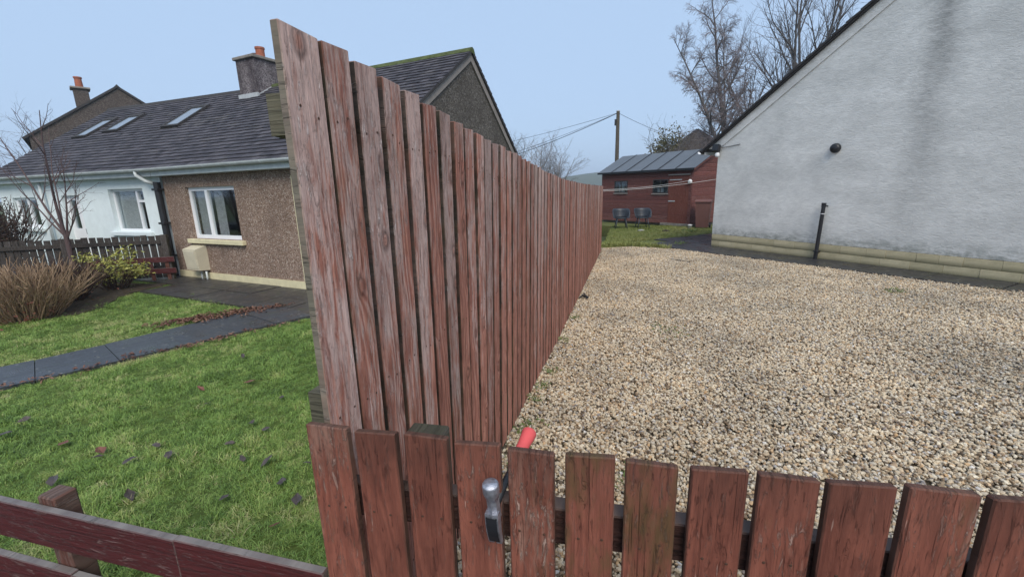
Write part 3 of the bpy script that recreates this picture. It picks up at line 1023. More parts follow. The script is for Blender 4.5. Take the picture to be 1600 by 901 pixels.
for a, b, c, d in SKY:
    def rp(u, v, h):
        z = 2.585 + (v + 0.24) * sl
        ln = math.hypot(1, sl)
        return (u, v - h * sl / ln, z + h / ln)
    m = MB()
    w = 0.07
    for (x0, x1, y0, y1) in ((a, a + w, c, d), (b - w, b, c, d), (a + w, b - w, c, c + w), (a + w, b - w, d - w * 1.6, d)):
        m.v += [rp(x0, y0, -0.02), rp(x1, y0, -0.02), rp(x1, y1, -0.02), rp(x0, y1, -0.02), rp(x0, y0, 0.07), rp(x1, y0, 0.07), rp(x1, y1, 0.07), rp(x0, y1, 0.07)]
        i = len(m.v) - 8
        m.f += [(i, i + 3, i + 2, i + 1), (i + 4, i + 5, i + 6, i + 7), (i, i + 1, i + 5, i + 4), (i + 1, i + 2, i + 6, i + 5), (i + 2, i + 3, i + 7, i + 6), (i + 3, i, i + 4, i + 7)]
    rw = m.build('roof_window', 'verge', wh)
    m = MB()
    q = [rp(a + w, c + w, 0.05), rp(b - w, c + w, 0.05), rp(b - w, d - w * 1.6, 0.05), rp(a + w, d - w * 1.6, 0.05)]
    q2 = [rp(a + w, c + w, 0.0), rp(b - w, c + w, 0.0), rp(b - w, d - w * 1.6, 0.0), rp(a + w, d - w * 1.6, 0.0)]
    m.quadface(*q)
    m.quadface(*q2)
    m.build('pane', 'skyglass', rw)
window(wh, *W2, 0.10, [-1.26], sillmat='whitewall', hsplit=(1, 1.86), wide=0.06, curtains=[(-2.16, -1.3, 1.12, 2.14, 'curtain'), (-1.2, -0.9, 1.12, 2.14, 'greycurtain')])
window(wh, *W1, 0.08, [-6.25], sillmat='whitewall', wide=0.08, curtains=[(-6.8, -6.35, 1.2, 2.0, 'greycurtain'), (-6.0, -5.7, 1.2, 2.0, 'curtain')])
m = MB()
wall_holes(m, DW[0], DW[1], DW[2], DW[3], [(-4.2, -3.9, 1.15, 1.93)], 0.09, 0.14)
dr = m.build('door', 'upvc', wh)
m = MB()
m.box(-4.2, -3.9, 0.11, 0.12, 1.15, 1.93)
m.build('pane', 'glass', dr)
m = MB()
m.tube([(-3.65, 0.05, 1.0), (-3.65, 0.05, 1.15)], 0.013, 6)
m.build('handle', 'black', dr)
# downpipes
m = MB()
m.tube([(-0.42, -0.30, 2.55), (-0.42, -0.30, 2.46), (-0.28, -0.2, 2.32), (-0.16, -0.09, 2.26)], 0.045, 8)
m.build('swan_neck', 'gutter', wh, smooth=True)
m = MB()
m.tube([(-0.10, -0.085, 2.3), (-0.10, -0.085, 0.0)], 0.075, 10)
dp = m.build('downpipe', 'black', wh)
for z in (0.5, 1.3, 2.1):
    m = MB()
    m.cbox(-0.2, 0.0, -0.17, -0.002, z, z + 0.05, 0.006)
    m.build('pipe_clip', 'black', dp)
m = MB()
m.tube([(-5.05, -0.09, 2.5), (-5.05, -0.09, 0.0)], 0.04, 8)
m.build('downpipe', 'gutter', wh, smooth=True)

# --- meter box on the tan wall
mb = thing('meter_box', 'cream plastic gas meter box on the pebbledash wall below the window', 'meter box', (0, 0, 0), 0)
mb.location = Vector(HO) + Matrix.Rotation(HA, 3, 'Z') @ Vector((1.02, 0, 0))
mb.rotation_euler = (0, 0, HA)
m = MB()
m.prism([(-0.003, 0.23), (-0.24, 0.25), (-0.27, 0.74), (-0.003, 0.82)], 0, -0.25, 0.25)
m.build('body', 'creamplastic', mb)
m = MB()
m.prism([(-0.25, 0.29), (-0.282, 0.70), (-0.271, 0.705), (-0.240, 0.29)], 0, -0.22, 0.22)
m.build('door', 'creamplastic', mb)
for x in (0.05, 0.24):
    m = MB()
    m.tube([(x, -0.1, 0.21), (x, -0.1, -0.02)], 0.022, 8)
    m.build('pipe', 'gutter', mb, smooth=True)

# --- brown gable house far left
bh = thing('brown_house', 'tall brown pebbledash gable end rising behind the white house roof', 'house', (-26, 22, -0.4), 1.05)
m = MB()
m.prism([(-7.1, 0), (0.6, 0), (0.6, 5.1), (-3.27, 7.87), (-7.1, 5.12)], 1, 0, 0.3)
m.build('gable_wall', 'brownwall', bh)
m = MB()
m.box(-7.1, -6.85, 0.3, 8, 0, 5.05)
m.box(0.35, 0.6, 0.3, 8, 0, 5.05)
m.build('side_wall', 'brownwall', bh)
def slab(parent, pts, thick, name, mat):
    pts = [Vector(p) for p in pts]
    n = (pts[1] - pts[0]).cross(pts[3] - pts[0]).normalized()
    if n.z < 0:
        n = -n
    m = MB()
    hi = [p + n * thick for p in pts]
    m.quadface(*pts)
    m.quadface(*hi)
    for i in range(4):
        j = (i + 1) % 4
        m.quadface(pts[i], pts[j], hi[j], hi[i])
    return m.build(name, mat, parent)
slab(bh, [(-7.3, -0.08, 4.99), (-3.27, -0.08, 7.90), (-3.27, 8, 7.90), (-7.3, 8, 4.99)], 0.1, 'roof', 'verge')
slab(bh, [(-3.268, -0.08, 7.90), (0.8, -0.08, 4.97), (0.8, 8, 4.97), (-3.268, 8, 7.90)], 0.1, 'roof', 'verge')
m = MB()
m.prism([(-3.4, 7.93), (-3.27, 8.08), (-3.14, 7.93)], 1, -0.1, 8)
m.build('ridge_cap', 'verge', bh)
m = MB()
m.box(-5.05, -4.45, 0.5, 1.2, 6.3, 7.75)
ch = m.build('chimney', 'brownwall', bh)
m = MB()
m.cbox(-5.15, -4.35, 0.4, 1.3, 7.75, 7.85, 0.02)
m.build('chimney_cap', 'concrete', ch)
m = MB()
m.ring([(0.17, 0), (0.15, 0.45), (0.18, 0.48), (0.18, 0.55), (0.13, 0.55)], 12, (-4.75, 0.85, 7.85))
m.build('chimney_pot', 'pot', ch)

# --- right house
RA = math.atan2(-0.736, 0.677)
rh = thing('grey_house', 'house with large stained pale grey harled gable wall beside the gravel', 'house', (2.02, 12.09, 0), RA)
m = MB()
AP = (4.75, 5.79)
m.prism([(0.0, 0.322), (9.5, 0.322), (9.5, 2.62), (AP[0], AP[1]), (0.0, 2.62)], 1, 0.0, 0.28)
m.build('gable_wall', 'harling', rh)
m = MB()
m.box(0.0, 0.28, 0.28, 9.0, 0.0, 2.6)
m.build('side_wall', 'harling', rh)
m = MB()
m.box(0.03, 9.5, -0.004, 0.27, -0.05, 0.318)
m.build('plinth_core', 'soil', rh)
x = 0.0
shapes = {}
for rowi, (z0, z1) in enumerate(((0.0, 0.1575), (0.1600, 0.316))):
    x = 0.012 if rowi else -0.2
    while x < 9.3:
        L = (0.442, 0.445, 0.30)[0 if random.random() < 0.8 else 2]
        a, b = max(0.012, x), x + L - 0.003
        x += L
        if b - a < 0.05:
            continue
        key = (round(b - a, 3), rowi)
        if key not in shapes:
            mm = MB()
            mm.cbox(0, b - a, 0, 0.05, 0, z1 - z0, 0.0018)
            shapes[key] = mm.mesh('plinth_stone')
            shapes[key].materials.append(MAT['plinth'])
        put(shapes[key], 'plinth_stone', None, rh, (a, -0.012 + random.uniform(-0.003, 0.003), z0))
m = MB()
m.box(0.008, 0.05, -0.004, 0.3, 0.30, 0.321)
m.build('damp_course', 'black', rh)
# verge and roof
vs = (AP[1] - 2.62) / AP[0]
slab(rh, [(-0.42, -0.05, 2.62 - 0.42 * vs + 0.005), (AP[0], -0.05, AP[1] + 0.005), (AP[0], 9.2, AP[1] + 0.005), (-0.42, 9.2, 2.62 - 0.42 * vs + 0.005)], 0.03, 'roof_deck', 'verge')
rr = roof(rh, (-0.46, 9.2, 2.66 - 0.46 * vs), (-0.46, -0.09, 2.66 - 0.46 * vs), (AP[0], -0.09, AP[1] + 0.04), (AP[0], 9.2, AP[1] + 0.04), course=0.26, tw=0.3)
roof(rh, (10.0, -0.09, 2.66 - 0.5 * vs), (10.0, 9.2, 2.66 - 0.5 * vs), (AP[0], 9.2, AP[1] + 0.04), (AP[0], -0.09, AP[1] + 0.04), nm='roof_far_slope', course=0.26, tw=0.3)
m = MB()
m.prism([(-0.30, 2.62 - 0.30 * vs), (AP[0], AP[1]), (AP[0], AP[1] - 0.235), (0.15, 2.485), (-0.02, 2.40)], 1, -0.022, -0.001)
m.build('barge_band', 'harling', rh)
# clay tile ends along the verge
m = MB()
k = 0.0
while k < 5.6:
    t0, t1 = k, k + 0.252
    c, s = 1 / math.hypot(1, vs), vs / math.hypot(1, vs)
    def q(t, h):
        return (-0.46 + t * c - h * s, 2.66 - 0.46 * vs + t * s + h * c)
    m.prism([q(t0, -0.02), q(t1, -0.02), q(t1, 0.012), q(t0, 0.03)], 1, -0.115, -0.092)
    k += 0.26
m.build('verge_edge', 'verge', rr)
m = MB()
n = 8
pr = lambda r: [(-0.50 + r * math.cos(math.pi + math.pi * i / n), 2.37 + r * math.sin(math.pi + math.pi * i / n)) for i in range(n + 1)]
m.prism(pr(0.07) + pr(0.06)[::-1], 1, -0.06, 9.1)
m.build('gutter', 'upvc', rh)
m = MB()
m.box(-0.40, -0.37, -0.02, 9.0, 2.28, 2.42)
m.build('fascia', 'upvc', rh)
# round vent cowl
m = MB()
m.ring([(0.092, 0), (0.092, 0.03), (0.085, 0.06), (0.06, 0.085), (0.02, 0.095)], 20)
tag(m.build('vent_cowl', 'black', None, Vector((2.02, 12.09, 0)) + Matrix.Rotation(RA, 3, 'Z') @ Vector((2.63, 0.0, 2.19)), (R(90), 0, RA), smooth=True),
    'round black vent cowl fixed high on the pale grey gable', 'vent')
# black drain pipe stub
dpt = thing('drain_pipe', 'black plastic pipe stub standing against the pale grey gable', 'pipe', Vector((2.02, 12.09, 0)) + Matrix.Rotation(RA, 3, 'Z') @ Vector((2.585, -0.09, 0)), RA)
m = MB()
m.tube([(-0.02, 0, -0.06), (0.012, 0, 1.13)], 0.036, 12)
m.build('pipe', 'black', dpt, smooth=False)
m = MB()
m.tube([(0.010, 0, 1.07), (0.012, 0, 1.15)], 0.042, 12)
m.tube([(0.04, 0, 1.10), (0.09, 0, 1.085)], 0.012, 8)
m.build('socket', 'black', dpt)
m = MB()
m.tube([(0.007, 0, 0.93), (0.007, 0, 0.942)], 0.039, 12)
m.build('band', 'upvc', dpt)
m = MB()
m.cbox(-0.062, 0.03, -0.042, 0.075, 0.16, 0.185, 0.004)
m.build('clip', 'black', dpt)
# floodlight at the eaves corner
fl = thing('security_light', 'small dark floodlight on the eaves corner of the grey house', 'light', Vector((2.02, 12.09, 0)) + Matrix.Rotation(RA, 3, 'Z') @ Vector((0.03, -0.05, 2.36)), RA)
m = MB()
m.prism([(-0.13, 0.0), (-0.02, -0.04), (0.0, 0.12), (-0.09, 0.15)], 0, -0.09, 0.07)
m.build('lamp_head', 'black', fl)
m = MB()
m.ring([(0.02, -0.16), (0.05, -0.13), (0.055, -0.08), (0.03, -0.05)], 12, (0.02, -0.05, 0.0))
m.build('sensor', 'upvc', fl)
m = MB()
m.tube([(0.06, 0.03, 0.06), (0.3, 0.038, 0.075), (0.55, 0.04, 0.1)], 0.006, 5)
m.build('cable', 'black', fl)

# ------------------------------------------------------------------ paving
def slabs(parent, quads, mat, t=0.05):
    for q in quads:
        cx = sum(p[0] for p in q) / len(q)
        cy = sum(p[1] for p in q) / len(q)
        dz = random.uniform(-0.006, 0.006)
        m = MB()
        poly = [((p[0] - cx) * 0.99, (p[1] - cy) * 0.99) for p in q]
        m.prism(poly, 2, -t, 0)
        o = m.build('slab', mat, parent, (cx, cy, dz))

# garden path (left)
pth = bpy.data.objects.new('garden_path', None)
col.objects.link(pth)
pth.location = (0, 0, LZ + 0.02)
struct(pth)
cl = [(-7.9, 0.9), (-7.35, 1.9), (-6.79, 2.83), (-6.30, 3.95), (-5.95, 4.95), (-5.60, 5.9)]
wd = [0.9, 0.9, 0.9, 0.98, 1.15, 1.45]
def along_path(t):
    i = min(int(t), len(cl) - 2)
    f = t - i
    p = Vector(cl[i]).lerp(Vector(cl[i + 1]), f)
    d = (Vector(cl[i + 1]) - Vector(cl[i])).normalized()
    if f < 0.25 and i > 0:
        d = (d + (Vector(cl[i]) - Vector(cl[i - 1])).normalized()).normalized()
    w = wd[i] * (1 - f) + wd[i + 1] * f
    return p, Vector((-d.y, d.x)), w
ts = np.arange(0, 5.01, 0.555)
qs = []
for i in range(len(ts) - 1):
    p0, n0, w0 = along_path(ts[i])
    p1, n1, w1 = along_path(min(ts[i + 1], 4.999))
    n0 = n0 if i == 0 else nprev
    qs.append([tuple(p0 - n0 * w0 / 2), tuple(p1 - n1 * w1 / 2), tuple(p1 + n1 * w1 / 2), tuple(p0 + n0 * w0 / 2)])
    nprev = n1
slabs(pth, qs, 'slab')
PATH = [q[0] for q in qs] + [qs[-1][1], qs[-1][2]] + [q[3] for q in qs[::-1]]
# paving strip in front of the tan house
hp = bpy.data.objects.new('house_paving', None)
col.objects.link(hp)
hp.location = (HO[0], HO[1], LZ + 0.016)
hp.rotation_euler = (0, 0, HA)
struct(hp)
qs = []
u = -0.6
r_ = 0
while u < 6.9:
    for v0, v1 in ((-0.72, -0.03), (-1.42, -0.73)):
        if v0 < -1 and u < 0.3:
            continue
        qs.append([(u, v0), (u + 0.86, v0), (u + 0.86, v1), (u, v1)])
    u += 0.87
slabs(hp, qs, 'darkslab')
rot2 = Matrix.Rotation(HA, 2)
PAVE = [tuple(Vector(HO[:2]) + rot2 @ Vector(p)) for p in ((0.3, -1.45), (6.9, -1.45), (6.9, 0.1), (-0.7, 0.1), (-0.7, -0.74), (0.3, -0.74))]
# wet black strip below the grey gable
sp = bpy.data.objects.new('gable_paving', None)
col.objects.link(sp)
sp.location = (2.02, 12.09, 0.022)
sp.rotation_euler = (0, 0, RA)
struct(sp)
qs = []
u = -0.02
while u < 8.5:
    def edge(uu):
        return -1.12 + 0.36 * min(1.0, max(0, uu - 0.3) / 5.0) ** 0.6
    qs.append([(u, edge(u)), (u + 0.9, edge(u + 0.9)), (u + 0.9, -0.015), (u, -0.015)])
    u += 0.905
slabs(sp, qs, 'blackslab', 0.08)
# back patio
bp_ = bpy.data.objects.new('back_patio', None)
col.objects.link(bp_)
bp_.location = (0, 0, 0.012)
struct(bp_)
slabs(bp_, [[(0.02, 11.98), (0.70, 11.72), (1.12, 12.62), (0.86, 12.86)]], 'slab')
rotR = Matrix.Rotation(RA, 2)
def RW(u, v):
    p = Vector((2.02, 12.09)) + rotR @ Vector((u, v))
    return (p.x, p.y)
qs = []
for i in range(5):
    for j in range(4):
        u0, v0 = -0.92 - i * 0.0, 0
        a, b = -1.85 + j * 0.62, -1.85 + (j + 1) * 0.62
        c, d = -1.05 + i * 0.92, -1.05 + (i + 1) * 0.92
        if (j == 0 and i in (0, 4)) or (j == 3 and i > 4):
            continue
        if b > 0.05:
            b = min(b, 0.0)
        if b - a > 0.1:
            qs.append([RW(a, c), RW(b - 0.005, c), RW(b - 0.005, d - 0.005), RW(a, d - 0.005)])
slabs(bp_, qs, 'blackslab')
PATIO = [RW(-1.9, -1.1), RW(0.05, -1.1), RW(0.05, 3.6), RW(-1.9, 3.6)]

# ------------------------------------------------------------------ tall fence
FX = -0.688
def ftop(y):
    ys = [0.8, 0.94, 1.07, 1.2, 1.32, 1.45, 1.69, 2.17, 2.81, 3.67, 4.73, 7.0, 11.5]
    zs = [1.943, 1.935, 1.925, 1.917, 1.903, 1.892, 1.869, 1.832, 1.789, 1.725, 1.672, 1.622, 1.585]
    return 1.6 + 1.0 * (float(np.interp(y / 0.975, ys, zs)) - 1.6)
def flean(y):
    return float(np.interp(y, [0.8, 1.15, 2.0, 3.0, 4.2, 11.0], [0.0, 0.008, 0.026, 0.021, 0.012, 0.010]))
def fx(y):
    return FX + 0.0012 * (y - 1.0)
m = MB()
m.ring([(0.0034, -0.002), (0.0034, 0.0006), (0.002, 0.0012)], 8)
NAIL = m.mesh('nail')
NAIL.materials.append(MAT['rust'])
tf = thing('tall_fence', 'tall weathered red board fence between the lawn and the gravel', 'fence', (FX, 0.8, 0))
y = 0.802
bi = 0
while y < 10.92:
    w = 0.0965 + random.uniform(-0.003, 0.003) + (0.0195 if bi == 0 else 0)
    if bi > 14:
        w += random.uniform(-0.006, 0.002)
    top = ftop(y) + random.uniform(-0.006, 0.006)
    m = MB()
    sk = random.uniform(-0.0015, 0.0015)
    t = 0.020 + random.uniform(-0.001, 0.003)
    m.cbox(-t, 0, 0, w, 0.015, top, 0.0025)
    # slight cut angle across the top and a little bow
    for i, (vx, vy, vz) in enumerate(m.v):
        if vz > 1.0:
            vz += (vy / w - 0.5) * random.choice((0.004,)) * (1 if bi % 3 else -1)
        m.v[i] = (vx, vy, vz)
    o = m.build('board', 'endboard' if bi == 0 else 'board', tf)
    yy = y
    ln_ = flean(yy)
    o.location = (fx(yy) - FX + random.uniform(-0.003, 0.003) - top * math.sin(ln_), yy - 0.8, 0)
    tl = 0.0 if bi < 2 else 0.0035
    o.rotation_euler = (random.uniform(-tl, tl), ln_, random.uniform(-0.012, 0.012))
    if bi < 16:
        for zn in (0.345, 1.046, 1.785 + min(0.0, ftop(y) - 1.95)):
            for yn in (0.028, w - 0.028):
                put(NAIL, 'nail', None, o, (0.0, yn + random.uniform(-0.006, 0.006), zn + random.uniform(-0.015, 0.015)), (0, R(90), 0))
    y += 0.1255 + random.uniform(-0.0025, 0.0025)
    bi += 1
for z0, z1, y0 in ((1.741, 1.83, 0.862), (1.0, 1.092, 0.862), (0.30, 0.39, 0.862)):
    pts = [y0, 1.25, 2.05, 3.0, 4.2, 6.6, 9.0, 10.95]
    drop = 0.0
    for i in range(len(pts) - 1):
        m = MB()
        a, b = pts[i], pts[i + 1] - 0.004
        da = min(0.0, ftop(a) - 1.95) if z0 > 1.5 else 0
        db = min(0.0, ftop(b) - 1.95) if z0 > 1.5 else 0
        zc = (z0 + z1) / 2 + da
        xa = fx(a) - FX - 0.0255 - (ftop(a) - zc) * flean(a)
        xb = fx(b) - FX - 0.0255 - (ftop(b) - zc) * flean(b)
        m.v += [(xa - 0.0865, a, z0 + da), (xa, a, z0 + da), (xb, b, z0 + db), (xb - 0.0865, b, z0 + db),
                (xa - 0.0865, a, z1 + da), (xa, a, z1 + da), (xb, b, z1 + db), (xb - 0.0865, b, z1 + db)]
        m.f += [(0, 3, 2, 1), (4, 5, 6, 7), (0, 1, 5, 4), (1, 2, 6, 5), (2, 3, 7, 6), (3, 0, 4, 7)]
        m.build('rail', 'rail', tf, (0, -0.8, 0))
for yy in (1.25, 3.2, 5.4, 7.6, 9.8, 10.85):
    m = MB()
    m.cbox(-0.075, 0, 0, 0.075, -0.42, ftop(yy) - 0.16, 0.004)
    m.build('post', 'post', tf, (fx(yy) - FX - 0.15, yy - 0.8, 0))
m = MB()
m.box(-0.024, -0.002, 0.01, 10.1, -0.42, 0.004)
m.build('gravel_board', 'post', tf, (-0.075, 0, 0))

# ------------------------------------------------------------------ front picket fence
pf = thing('picket_fence', 'low red brown picket fence along the front of the gravel', 'fence', (-0.74, 0.78, 0), math.atan2(0.056, 0.998))
tops = [1.055, 1.052, 1.049, 1.046, 1.043, 1.045, 1.045, 1.042, 1.041, 1.043, 1.046, 1.048, 1.046, 1.045]
x = 0.0
for i in range(14):
    w = (0.110, 0.107, 0.106, 0.106, 0.103, 0.105, 0.104, 0.106, 0.107, 0.112, 0.112, 0.108, 0.107, 0.107)[i]
    t = 0.021
    m = MB()
    m.cbox(0, w, 0, t, -0.05, tops[i] + random.uniform(-0.003, 0.003), 0.003)
    for k, (vx, vy, vz) in enumerate(m.v):
        if vz > 0.9:
            m.v[k] = (vx, vy, vz - 0.012 * (vy / t) * (0.2 + random.random() * 0.1) + (vx / w - 0.5) * (0.004 if i % 2 else -0.003))
    o = m.build('picket', 'picket', pf, (x, random.uniform(-0.002, 0.002), 0), (random.uniform(-0.004, 0.004), random.uniform(-0.003, 0.003), random.uniform(-0.008, 0.008)))
    for xn in (w * 0.28, w * 0.72):
        put(NAIL, 'nail', None, o, (xn + random.uniform(-0.006, 0.006), 0.0, 0.838 + random.uniform(-0.012, 0.012)), (R(90), 0, 0))
    x += 0.1245 if i < 4 else 0.1255
for z0, z1 in ((0.79, 0.885), (0.18, 0.275)):
    m = MB()
    m.cbox(0.30, 1.85, 0.0245, 0.068, z0, z1, 0.003)
    m.build('rail', 'prail', pf)
for xx in (0.212, 1.75):
    m = MB()
    m.cbox(xx, xx + 0.10, 0.069, 0.135, -0.2, 1.004, 0.004)
    m.build('post', 'dkslat', pf)
m = MB()
m.cbox(0.005, 0.29, 0.0245, 0.06, 0.79, 0.885, 0.003)
m.build('rail', 'prail', pf)

# ------------------------------------------------------------------ left two-rail fence
lf = thing('rail_fence', 'dark red two rail fence with grey top edges along the front of the lawn', 'fence', (-0.83, 0.812, LZ), 0.014)
for (a, b, z0, z1, dy) in ((-0.505, 0.035, 0.758, 0.918, 0.0), (-1.75, -0.508, 0.757, 0.912, 0.002), (-1.04, 0.035, 0.50, 0.655, 0.001), (-1.75, -1.043, 0.50, 0.658, 0.003)):
    m = MB()
    m.cbox(a, b, dy, dy + 0.026, z0, z1, 0.003)
    m.build('rail', 'redrail', lf)
for xx in (-1.16, -2.3):
    m = MB()
    m.cbox(xx, xx + 0.085, 0.031, 0.10, -0.15, 0.937, 0.005)
    m.build('post', 'redrail' if 0 else 'post', lf)

# ------------------------------------------------------------------ hammer hooked through the pickets
hm = thing('claw_hammer', 'claw hammer with red grip pushed through a gap in the picket fence', 'hammer', (-0.268, 0.765, 0.905), 0)
m = MB()
m.tube([(0.001, 0.010, -0.006), (0.0, -0.004, 0.058)], [0.0150, 0.0145], 8)
m.v = m.v
m.build('cheek', 'steel', hm, smooth=False)
m = MB()
m.tube([(0.0, -0.002, 0.048), (0.0, -0.006, 0.058), (0.0, -0.007, 0.064), (0.0, -0.010, 0.083), (0.0, -0.0105, 0.087)], [0.0145, 0.016, 0.0182, 0.0182, 0.0165], 16)
m.build('striking_face', 'steel', hm, smooth=True)
# claw: two curved prongs below the eye
for s in (-1, 1):
    m = MB()
    pts = []
    N_ = 7
    for k in range(N_):
        t = k / (N_ - 1)
        zc = 0.012 - 0.092 * t
        yc = -0.003 - 0.004 * t + 0.020 * t * t
        hw = 0.0140 * (1 - 0.10 * t)
        th_ = 0.0105 * (1 - 0.72 * t) + 0.002
        gap = 0.0006 + 0.0022 * t
        pts.append([(s * gap, yc - th_, zc), (s * (hw + gap), yc - th_ * 0.9, zc), (s * (hw + gap), yc + th_, zc), (s * gap, yc + th_, zc)])
    for k in range(N_):
        m.v += pts[k]
    for k in range(N_ - 1):
        for j in range(4):
            a, b = k * 4 + j, k * 4 + (j + 1) % 4
            m.f.append((a, b, b + 4, a + 4))
    m.f += [(3, 2, 1, 0), tuple((N_ - 1) * 4 + j for j in range(4))]
    m.build('claw', 'steel', hm)
m = MB()
for k in range(4):
    z0_, z1_ = 0.004 - 0.019 * k, 0.004 - 0.019 * (k + 1)
    t0_, t1_ = (0.012 - z0_) / 0.092, (0.012 - z1_) / 0.092
    f_ = lambda t: -0.003 - 0.004 * t + 0.020 * t * t - (0.0105 * (1 - 0.72 * t) + 0.002) - 0.0012
    m.quadface((-0.0125, f_(t0_), z0_), (0.0125, f_(t0_), z0_), (0.0120, f_(t1_), z1_), (-0.0120, f_(t1_), z1_))
    m.quadface((-0.0125, f_(t0_) + 0.002, z0_), (0.0125, f_(t0_) + 0.002, z0_), (0.0120, f_(t1_) + 0.002, z1_), (-0.0120, f_(t1_) + 0.002, z1_))
m.build('painted_face', 'black', hm, fix=False)
m = MB()
m.tube([(0.0, 0.005, 0.012), (0.004, 0.10, 0.020), (0.009, 0.16, 0.026)], [0.0095, 0.0088, 0.0088], 10)
m.build('shaft', 'black', hm, smooth=True)
m = MB()
m.tube([(0.008, 0.145, 0.0245), (0.0085, 0.15, 0.025), (0.011, 0.19, 0.029), (0.014, 0.225, 0.031), (0.017, 0.262, 0.034), (0.0175, 0.275, 0.036), (0.0177, 0.280, 0.0365)],
       [0.011, 0.0135, 0.0155, 0.0165, 0.0195, 0.021, 0.016], 16)
m.build('grip', 'redgrip', hm, smooth=True)

# ------------------------------------------------------------------ dark slatted fence of the white house
FA = math.atan2(-0.48, -0.88)
df = thing('slatted_fence', 'old dark slatted garden fence in front of the white house', 'fence', (-10.95, 7.7, LZ), FA)
sl_me = {}
for i in range(34):
    u = -0.30 + i * 0.147
    k = i % 4
    if k not in sl_me:
        m = MB()
        m.cbox(0, 0.121 + 0.002 * k, -0.01, 0.01, 0.05, 1.05 + 0.006 * k, 0.003)
        sl_me[k] = m.mesh('slat')
    put(sl_me[k], 'slat', 'dkslat', df, (u, 0, random.uniform(-0.01, 0.012)), (0, random.uniform(-0.012, 0.012), random.uniform(-0.02, 0.02)))
for z0, z1 in ((0.86, 0.95), (0.25, 0.34)):
    m = MB()
    m.cbox(-0.3, 4.7, 0.0125, 0.055, z0, z1, 0.004)
    m.build('rail', 'dkslat', df)
for u, w in ((-0.32, 0.13), (1.66, 0.13), (3.6, 0.13)):
    m = MB()
    m.cbox(u, u + w, 0.057, 0.15, -0.1, 1.08, 0.006)
    m.build('post', 'dkslat', df)

rb = thing('red_rails', 'short stretch of dark red two rail fence beside the drainpipe', 'fence', (-10.95, 7.7, LZ), FA)
for z0, z1 in ((0.44, 0.565), (0.17, 0.295)):
    m = MB()
    m.cbox(-0.42, 1.35, 0.18, 0.205, z0, z1, 0.004)
    m.build('rail', 'redrail', rb)
for u in (-0.28, 0.05, 1.2):
    m = MB()
    m.cbox(u, u + 0.08, 0.153, 0.178, -0.05, 0.55, 0.004)
    m.build('post', 'post', rb)

# ------------------------------------------------------------------ shed
SA = math.atan2(-0.63, 0.78)
SO = (2.11, 17.38, 0.0)
sh = thing('garden_shed', 'red brown boarded garden shed with grey felt roof behind the gravel', 'shed', SO, SA)
SD = (-0.97, -0.13, 0.12, 1.90)
SW = [(-3.66, -2.95, 1.27, 1.77), (-1.70, -1.00, 1.24, 1.77)]
ph = 0.148
z = 0.10
pm = {}
while z < 2.16:
    z1 = min(2.18, z + ph)
    segs = [(-4.36, -0.02)]
    for (a, b, c, d) in [SD] + SW:
        if c < (z + z1) / 2 < d:
            ns = []
            for (p, q) in segs:
                if b <= p or a >= q:
                    ns.append((p, q))
                else:
                    if a - p > 0.02:
                        ns.append((p, a))
                    if q - b > 0.02:
                        ns.append((b, q))
            segs = ns
    for (p, q) in segs:
        key = (round(q - p, 3), round(z1 - z, 3))
        if key not in pm:
            m = MB()
            h = z1 - z
            m.prism([(-0.006, 0.0), (0.02, 0.0), (0.02, h - 0.004), (0.004, h - 0.004), (-0.006, h - 0.03)], 0, 0, q - p)
            pm[key] = m.mesh('plank')
        put(pm[key], 'plank', 'shedplank', sh, (p, random.uniform(-0.002, 0.002), z))
    z += ph
m = MB()
m.box(-4.36, -1.70, 0.022, 0.06, 0.1, 1.24)
m.box(-1.00, -0.97, 0.022, 0.06, 0.1, 2.17)
m.box(-4.36, -0.97, 0.022, 0.06, 1.77, 2.17)
m.box(-4.36, -3.66, 0.0225, 0.06, 1.24, 1.77)
m.box(-2.95, -1.70, 0.0225, 0.06, 1.24, 1.77)
m.box(-3.66, -2.95, 0.0222, 0.0598, 1.24, 1.27)
m.build('lining', 'darkroom', sh)
# side (gable) wall planks
def roofz(v):
    return 2.16 + (0.69 / 1.5) * v if v < 1.5 else 2.85 - (0.69 / 1.5) * (v - 1.5)
z = 0.10
while z < 2.8:
    z1 = z + ph
    zm = z + ph * 0.6
    if zm < 2.14:
        a, b = 0.0, 3.0
    else:
        a = (zm - 2.16) * 1.5 / 0.69 + 0.05
        b = 3.0 - a
    if b - a > 0.1:
        m = MB()
        h = ph
        m.prism([(0.006, 0.0), (-0.02, 0.0), (-0.02, h - 0.004), (-0.004, h - 0.004), (0.006, h - 0.03)], 1, 0, b - a)
        m.build('plank', 'shedside', sh, (-0.002, a, z))
    z += ph
m = MB()
m.prism([(0.03, 0.1), (2.97, 0.1), (2.97, 2.12), (1.5, 2.79), (0.03, 2.12)], 0, -0.06, -0.026)
m.build('lining', 'darkroom', sh)
m = MB()
m.prism([(0.0, 0.1), (3.0, 0.1), (3.0, 2.16), (1.5, 2.83), (0.0, 2.16)], 0, -4.39, -4.365)
m.build('far_side', 'shedside', sh)
m = MB()
m.box(-4.36, -0.03, 2.97, 3.0, 0.1, 2.16)
m.build('rear_wall', 'shedplank', sh)
m = MB()
m.cbox(-0.035, 0.012, -0.014, 0.03, 0.08, 2.14, 0.004)
m.build('corner_post', 'shedplank', sh)
m = MB()
m.box(-4.34, -0.05, 0.08, 2.9, 0.02, 0.1)
m.build('floor_bearers', 'darkroom', sh)
m = MB()
m.cbox(SD[0] + 0.006, SD[1] - 0.006, -0.012, 0.02, SD[2], SD[3] - 0.006, 0.003)
dr = m.build('door', 'sheddoor', sh)
